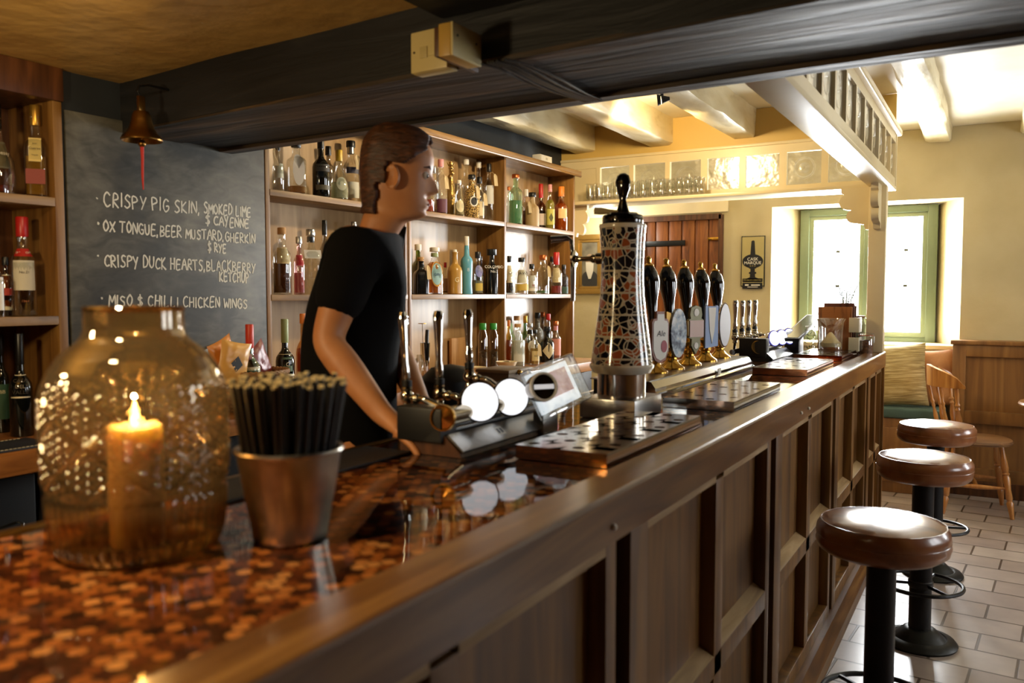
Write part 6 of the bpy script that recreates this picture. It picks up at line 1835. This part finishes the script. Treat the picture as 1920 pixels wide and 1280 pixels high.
# ================================================================== SEATING
def bar_stool(x, y, label, rz):
    t = thing('bar_stool', label, 'stool', (x, y, 0.0005), rz, 'leather bar stools')
    zt_ = .788; r = .183
    b = MB()
    prof = [(.05, zt_ - .1), (r * .88, zt_ - .098), (r * .97, zt_ - .085), (r * 1.0, zt_ - .066), (r * .985, zt_ - .052), (r * 1.0, zt_ - .046), (r * .99, zt_ - .025), (r * .93, zt_ - .008), (r * .8, zt_ - .001), (r * .5, zt_ + .004), (0, zt_ + .006)]
    b.lathe(prof, 56)
    from mathutils import noise
    for v in b.bm.verts:
        p = v.co.normalized() * 9
        d = noise.noise(v.co * 16 + Vector((x * 7, y, 0))) * .004
        v.co += Vector((v.co.x, v.co.y, 0)).normalized() * d if v.co.z < zt_ - .01 and v.co.xy.length > .01 else Vector((0, 0, d * .6))
    obj('seat', b, TANLEATHER, t)
    b = MB()
    for rr, zz in ((.1815, zt_ - .049), (.170, zt_ - .0075)): b.tube([(rr * math.cos(a), rr * math.sin(a), zz - .0008) for a in np.linspace(0, 2 * PI, 56, endpoint=False)], .0018, 6, True)
    obj('piping', b, TANLEATHER, t)
    obj('post', MB().lathe([(.056, .03), (.047, .045), (.043, .06), (.041, zt_ - .115), (.09, zt_ - .103), (.09, zt_ - .098)], 28), BLACKIRON, t)
    obj('base', MB().lathe([(.143, 0), (.146, .008), (.135, .022), (.105, .03), (.10, .026), (.085, .04), (.062, .062), (.05, .066), (0, .066)], 40), plain('#23231f', .42, .6, bump=.15, bscale=30), t)
    fr_ = obj('foot_ring', MB().tube([(.157 * math.cos(a), .157 * math.sin(a), .25) for a in np.linspace(0, 2 * PI, 48, endpoint=False)], .0085, 8, True), BLACKIRON, t)
    for k_ in range(3):
        a = k_ * 2 * PI / 3 + .4
        obj('spoke', MB().box((.04, -.009, .246), (.168, .009, .252), .001).bm and MB().tube([(.04 * math.cos(a), .04 * math.sin(a), .25), (.155 * math.cos(a), .155 * math.sin(a), .25)], .007, 6), BLACKIRON, fr_)
    obj('ring_collar', MB().lathe([(.044, .235), (.048, .24), (.048, .262), (.044, .266)], 24, cap=False), BLACKIRON, fr_)


bar_stool(-.272, 2.63, 'brown leather bar stool nearest the camera, cut by the bottom of the picture', 0)
bar_stool(-.24, 3.78, 'second brown leather bar stool along the bar, standing between two others', .9)
bar_stool(-.25, 4.75, 'third brown leather bar stool, farthest along and beside the wooden chair', 2.0)


def turned(b, a, c, rmax, beads):
    a, c = Vector(a), Vector(c); dv = c - a; L = dv.length
    prof = [(rmax * .55, 0)]
    for t, k_ in beads: prof.append((rmax * k_, t * L))
    prof.append((rmax * .55, L))
    b.lathe_dir(a, dv, prof, 14)
    return b


LEGB = [(.1, .6), (.3, .95), (.36, .7), (.38, 1.0), (.40, .7), (.44, 1.0), (.6, .75), (.72, .9), (.75, .6), (.78, .95), (.9, .7)]
ch = thing('dining_chair', 'varnished wooden captain chair with turned spindles beside the window seat', 'chair', (-.10, 6.34, 0.0005), math.radians(8))
ch.scale = (1.05, 1.05, 1.06)
sr = .21
b = MB(); b.lathe([(sr * .8, .428), (sr * .97, .434), (sr, .447), (sr * .97, .458), (sr * .6, .452), (0, .449)], 40, n=2.4); obj('seat', b, wood('chair_seat_wood', '#5a3b22', '#7d5836', '#9b7650', 'X', .3, coat=.3), ch)
for sx, sy in ((1, 1), (1, -1), (-1, 1), (-1, -1)):
    obj('leg', turned(MB(), (sx * .13, sy * .13, .432), (sx * .19, sy * .19, 0), .022, LEGB), PINE, ch)
obj('stretcher', turned(turned(turned(MB(), (.165, -.165, .18), (-.165, -.165, .18), .013, [(.5, 1.2)]), (.165, .165, .18), (-.165, .165, .18), .013, [(.5, 1.2)]), (0, -.165, .18), (0, .165, .18), .013, [(.5, 1.2)]), PINE, ch)
crest = []
for i in range(13):
    a = math.radians(90 + 180 * i / 12 * .92 + 7)
    crest.append((.215 * math.cos(a) * 1.0 - .06, .215 * math.sin(a)))
b = MB(); hz0, hz1 = .77, .86
vs = []; fs = []
for i, (x, y) in enumerate(crest):
    k_ = math.sin(PI * i / 12) ** .6
    n_ = Vector((x + .06, y, 0)).normalized()
    lo, hi = .785, .80 + .115 * k_
    for d_, z in ((-.014, lo), (.012, lo), (.016, hi), (-.008, hi)): vs.append((x + n_.x * d_, y + n_.y * d_, z))
for i in range(12):
    for k_ in range(4):
        a = i * 4 + k_; c = i * 4 + (k_ + 1) % 4
        fs.append((a, c, c + 4, a + 4))
fs += [(3, 2, 1, 0), (48, 49, 50, 51)]
b.raw(vs, fs); obj('crest_rail', b, PINE, ch, ang=60)
for i in (1, 3, 6, 9, 11):
    x, y = crest[i]
    obj('spindle', turned(MB(), (x * .72, y * .78, .445), (x, y, .80), .017 if i in (1, 11) else .013, [(.15, .7), (.4, 1.1), (.55, .6), (.58, .9), (.62, .6), (.66, 1.0), (.7, .6), (.85, .8)]), PINE, ch)

tp = ony(1925, 757, 6.35)
tbl = thing('pub_table', 'small round pub table cut by the right edge of the picture', 'table', (tp.x + .28, 6.35, 0.0005))
obj('table_top', MB().lathe([(.28, .715), (.325, .722), (.33, .735), (.322, .748), (0, .75)], 48), SETTLE, tbl)
obj('pedestal', MB().lathe([(.05, .03), (.035, .1), (.03, .4), (.04, .66), (.1, .70), (.1, .715)], 24), BLACKIRON, tbl)
for k_ in range(4):
    a = k_ * PI / 2 + .3
    obj('leg', MB().tube([(.02 * math.cos(a), .02 * math.sin(a), .09), (.15 * math.cos(a), .15 * math.sin(a), .07), (.27 * math.cos(a), .27 * math.sin(a), .018)], [.024, .02, .016], 10), BLACKIRON, tbl)

# window seat and cushions
ws = thing('window_seat', 'boxed oak window seat with a green pad under the far window', 'bench', (0, 0, 0))
obj('box', MB().box((-1.65, 6.59, .001), (sx0 - .03, 6.895, .545), .004), SETTLE, ws)
obj('front_panel', MB().box((-1.6, 6.578, .08), (-1.0, 6.59, .48), .004).box((-.92, 6.578, .08), (sx0 - .06, 6.59, .48), .004), SETTLE, ws)
obj('seat_pad', MB().box((-1.64, 6.57, .547), (sx0 - .03, 6.89, .622), .018, 3), plain('#3f5650', .8, bump=.2, bscale=200), ws)


def cushion(name, label, px, py, y, w, h, t, m, rz, tilt, grp=None):
    o = obj(name, pillow(w, h, t, 28, 28, 2.6), m)
    c = ony(px, py, y)
    c.z = .627 + h / 2 * math.cos(tilt) * .97
    o.matrix_world = Matrix.Translation(c) @ Matrix.Rotation(rz, 4, 'Z') @ Matrix.Rotation(PI / 2 - tilt, 4, 'X') @ Matrix.Rotation(.07, 4, 'Z')
    return tag(o, label, 'cushion', grp)


WOVEN = noise_mat('gold_woven_cloth', [(.3, '#6f5a30'), (.5, '#a08a55'), (.75, '#cdbb8a')], (2, 40, 2), 4, 6, .6, .75, bump=.6, bdist=.004)
HIDE = noise_mat('tan_cushion_leather', [(.3, '#8a5430'), (.6, '#b07a4a'), (.8, '#c9986a')], (1, 1, 1), 6, 5, .4, .42, bump=.4)
cushion('cushion', 'gold woven cushion on the window seat behind the end of the bar', 1668, 720, 6.70, .50, .46, .075, WOVEN, .10, .16)
cushion('cushion', 'tan leather cushion leaning against the wainscot at the end of the window seat', 1750, 728, 6.83, .32, .42, .045, HIDE, -.05, .06)

# ================================================================== THE BARMAN
def at(px, py, d):
    q = ray(px, py); return Vector(CP + q * (d / float(q @ _fw)))


FWD = Vector((_r[0], _r[1], 0)); SIDE = Vector((_fh[0], _fh[1], 0)) * -1      # where he faces; towards the camera
SKIN = noise_mat('skin', [(.3, '#bd7c4c'), (.7, '#cf9160')], nscale=14, rough=.5, bump=.05)
pr = thing('person', 'barman in a black t-shirt leaning over the bar behind the first taps', 'person', (0, 0, 0))
pel = at(655, 800, 2.2); pel.z = 1.02
gx = pel.copy()
hipR, hipL = pel + SIDE * .09 - Vector((0, 0, .06)), pel - SIDE * .09 - Vector((0, 0, .06))
kneeR, kneeL = hipR - Vector((0, 0, .41)) + FWD * .03, hipL - Vector((0, 0, .41)) + FWD * .07
ankR, ankL = Vector((kneeR.x, kneeR.y, .12)) - FWD * .03, Vector((kneeL.x, kneeL.y, .12)) + FWD * .02
toeR, toeL = ankR + FWD * .15 - Vector((0, 0, .07)), ankL + FWD * .15 - Vector((0, 0, .07))
sp1_, sp2_, chs = at(652, 690, 2.2), at(660, 590, 2.2), at(680, 500, 2.2)
nbs, nck = at(700, 436, 2.2), at(722, 402, 2.19)
jaw, skl, crn = at(745, 362, 2.18), at(752, 308, 2.18), at(748, 272, 2.18)
nose = at(822, 335, 2.18)
shR, elR, wrR = at(668, 470, 2.04), at(612, 640, 2.0), at(722, 783, 1.93)
shL, elL, wrL = at(706, 468, 2.37), at(735, 640, 2.42), at(790, 762, 2.12)
palmR = at(756, 806, 1.90); palmL = at(818, 770, 2.06)
P = []; E_ = []


def add(p, r, par=None):
    P.append((tuple(p), r)); 
    if par is not None: E_.append((par, len(P) - 1))
    return len(P) - 1


i0 = add(pel, .115); a1 = add(sp1_, .108, i0); a2 = add(sp2_, .108, a1); a3 = add(chs, .125, a2)
n1 = add(nbs, .062, a3)


def arm(sh, el, wr, palm, curl, up):
    s1_ = add(sh, .062, a3); m = add(sh.lerp(el, .5), .05, s1_); e = add(el, .042, m); fm = add(el.lerp(wr, .35), .043, e); w = add(wr, .028, fm)
    pm = add(wr.lerp(palm, .6), (.038, .018), w)
    d = (palm - wr).normalized(); side = d.cross(up).normalized(); dn = -up
    for k_, (o_, L) in enumerate(((-.030, .070), (-.010, .080), (.010, .076), (.029, .060))):
        b0 = wr + d * .085 + side * o_
        f0 = add(b0, .010, pm); f1_ = add(b0 + d * L * .5 + dn * curl * .3, .0088, f0); f2_ = add(b0 + d * L * .8 + dn * curl, .0078, f1_); add(b0 + d * L * .92 + dn * curl * 1.8, .0065, f2_)
    t0 = add(wr + d * .035 + side * -.042 + dn * .006, .012, pm); t1_ = add(wr + d * .07 + side * -.062 + dn * .012, .0095, t0); add(wr + d * .098 + side * -.058 + dn * .016, .008, t1_)


arm(shR, elR, wrR, palmR, .014, Vector((0, 0, 1)))
arm(shL, elL, wrL, palmL, .022, Vector((0, 0, 1)))
for hp__, kn, an, to in ((hipR, kneeR, ankR, toeR), (hipL, kneeL, ankL, toeL)):
    h_ = add(hp__, .09, i0); m_ = add(hp__.lerp(kn, .5), .075, h_); k_ = add(kn, .056, m_); cf = add(kn.lerp(an, .35), .055, k_); an_ = add(an, .038, cf); add(to, (.04, .025), an_)
body = skin('body', P, E_, SKIN, pr, 2, 0)
# head and neck, lofted and joined into the body
HO = at(738, 400, 2.18); HT = math.radians(9)
SEC = [(-.19, -.078, .058, .058, .06), (-.13, -.066, .056, .058, .056), (-.06, -.042, .052, .058, .052), (-.02, -.022, .056, .064, .053), (-.004, -.006, .078, .072, .050), (.008, .0, .088, .076, .052),
       (.03, .0, .090, .082, .059), (.06, .0, .089, .090, .066), (.09, .0, .089, .097, .071), (.118, .0, .088, .100, .073), (.145, .0, .092, .101, .075), (.17, .0, .089, .099, .074),
       (.195, .0, .078, .090, .068), (.215, -.002, .060, .074, .055), (.228, -.004, .036, .048, .036), (.235, -.006, .002, .002, .002)]
SW = [q[0] for q in SEC]


def hsec(w):
    return [float(np.interp(w, SW, [q[i] for q in SEC])) for i in (1, 2, 3, 4)]


def hpt(x, y, w):
    c, s__ = math.cos(HT), math.sin(HT)
    xx, ww = (x * c + w * s__, w * c - x * s__) if w > 0 else (x, w - x * s__ * max(0, 1 + w * 8))
    return HO + (FWD * xx + SIDE * y + Vector((0, 0, ww))) * .93


def gs(v, s__): return math.exp(-(v / s__) ** 2)


def head_grid(grow=0.0, nw=64, na=48, w0=-.19):
    rows = []
    for j in range(nw + 1):
        w = w0 + (.235 + grow - w0) * j / nw
        cxq, f_, b_, h_ = hsec(min(w, .235) if grow == 0 else min(w * .235 / (.235 + grow), .235))
        row = []
        for i in range(na):
            ph = 2 * PI * i / na; ca, sa_ = math.cos(ph), math.sin(ph)
            e = 2.3
            q = (abs(ca) ** e + abs(sa_) ** e) ** (-1 / e)
            x = cxq + ((f_ if ca > 0 else b_) + grow) * ca * q; y = (h_ + grow) * sa_ * q
            if grow == 0:
                pd = math.degrees(math.atan2(y, x)) if x > 0 else 180
                x += .024 * gs(pd, 7) * gs(w - .078, .013) + .015 * gs(pd, 6) * gs(w - .10, .018) + .006 * gs(pd, 16) * gs(w - .043, .007) + .005 * gs(pd, 14) * gs(w - .031, .006)
                x -= .009 * (gs(pd - 24, 10) + gs(pd + 24, 10)) * gs(w - .115, .011) + .006 * gs(pd, 20) * gs(w - .055, .006) + .004 * gs(pd, 18) * gs(w - .02, .006)
                x += .006 * gs(pd, 14) * gs(w - .008, .012)
            row.append((x, y, w))
        rows.append(row)
    return rows


rows = head_grid(); nA = len(rows[0])
hm = MB(); hv = [hpt(*p) for r_ in rows for p in r_]
hf = [(j * nA + i, j * nA + (i + 1) % nA, (j + 1) * nA + (i + 1) % nA, (j + 1) * nA + i) for j in range(len(rows) - 1) for i in range(nA)]
hm.raw(hv, hf)
for sg_ in (1, -1):
    ec_ = hpt(-.004, .073 * sg_, .092)
    rot_ = (SIDE * sg_ - FWD * .35).to_track_quat('Z', 'Y').to_matrix().to_4x4()
    hm.lathe([(.010, -.008), (.019, .0), (.022, .007), (.019, .011), (.013, .006), (.0, .003)], 18, ec_, rot=rot_ @ Matrix.Diagonal((1, 1.45, 1, 1)))
hm.bm.from_mesh(body.data)
mh = hm.mesh('body', True, 75); mh.materials.append(SKIN); body.data = mh
EYE = plain('#e6ddd0', .2); IRIS = plain('#2a1a10', .15)
for sg_ in (1, -1):
    ey = obj('eye', MB().sphere(hpt(.073, .031 * sg_, .115), .0115), EYE, pr)
    obj('iris', MB().sphere(hpt(.080, .0335 * sg_, .114), .0062), IRIS, ey)
    obj('eyebrow', MB().tube([hpt(.086, .016 * sg_, .134), hpt(.084, .033 * sg_, .139), hpt(.070, .050 * sg_, .134)], [.003, .004, .002], 6), plain('#3a2012', .8), pr)
obj('lips', MB().tube([hpt(.078, -.022, .038), hpt(.093, -.008, .039), hpt(.0945, .0, .039), hpt(.093, .008, .039), hpt(.078, .022, .038)], [.002, .004, .004, .004, .002], 8), plain('#9a5a48', .5), pr)
HAIR = noise_mat('auburn_hair', [(.3, '#2a160c'), (.6, '#54301a'), (.8, '#7a4a28')], (3, 3, 10), 14, 6, .6, .55, bump=.8)
from mathutils import noise as _nz
rows = head_grid(.014, 130, 130, -.01)
hb2 = MB(); hv = []; keep = []
for r_ in rows:
    for (x, y, w) in r_:
        lim = .074 if w > .178 else (.02 + (w - .13) * 1.1 if w > .13 else (-.022 if w > .07 else -.045))
        keep.append(x < lim + .003 * math.sin(y * 160 + w * 90))
        d_ = 1 + .03 * _nz.noise(Vector((x * 34, y * 34, w * 20)))
        hv.append(hpt(x * d_, y * d_, w))
nA = len(rows[0])
hf = [(j * nA + i, j * nA + (i + 1) % nA, (j + 1) * nA + (i + 1) % nA, (j + 1) * nA + i) for j in range(len(rows) - 1) for i in range(nA)]
hf = [f for f in hf if all(keep[i] for i in f)]
hb2.raw(hv, hf)
bmesh.ops.delete(hb2.bm, geom=[v for v in hb2.bm.verts if not v.link_faces], context='VERTS')
hair = obj('hair', hb2, HAIR, pr)
mdf = hair.modifiers.new('thick', 'SOLIDIFY'); mdf.thickness = .012; mdf.offset = -1
# clothes
P2 = P; P = []; E_ = []
i0 = add(pel + Vector((0, 0, -.14)), .15); a1 = add(sp1_, .134, i0); a2 = add(sp2_, .146, a1); a3 = add(chs, .16, a2); n1 = add(nbs - Vector((0, 0, .012)), .082, a3)
for sh, el in ((shR, elR), (shL, elL)):
    s1_ = add(sh, .078, a3); m = add(sh.lerp(el, .4), .068, s1_); add(sh.lerp(el, .78), .064, m)
skin('t_shirt', P, E_, plain('#050506', .9, spec=.2), pr, 2, 0)
P = []; E_ = []
i0 = add(pel - Vector((0, 0, .01)), .13)
for hp__, kn, an in ((hipR, kneeR, ankR), (hipL, kneeL, ankL)):
    h_ = add(hp__, .10, i0); m_ = add(hp__.lerp(kn, .5), .085, h_); k_ = add(kn, .067, m_); add(an + Vector((0, 0, .03)), .055, k_)
skin('trousers', P, E_, plain('#101114', .8), pr, 2, 0)
for an, to in ((ankR, toeR), (ankL, toeL)):
    s__ = an - FWD * .05; 
    obj('shoe', MB().sphere((0, 0, 0), .05).bm and MB().tube([Vector((s__.x, s__.y, .055)), Vector((an.x, an.y, .055)), Vector((an.x, an.y, .05)) + FWD * .1, Vector((to.x, to.y, .04)) + FWD * .03], [.045, .052, .045, .03], 14), BLACKPL, pr)
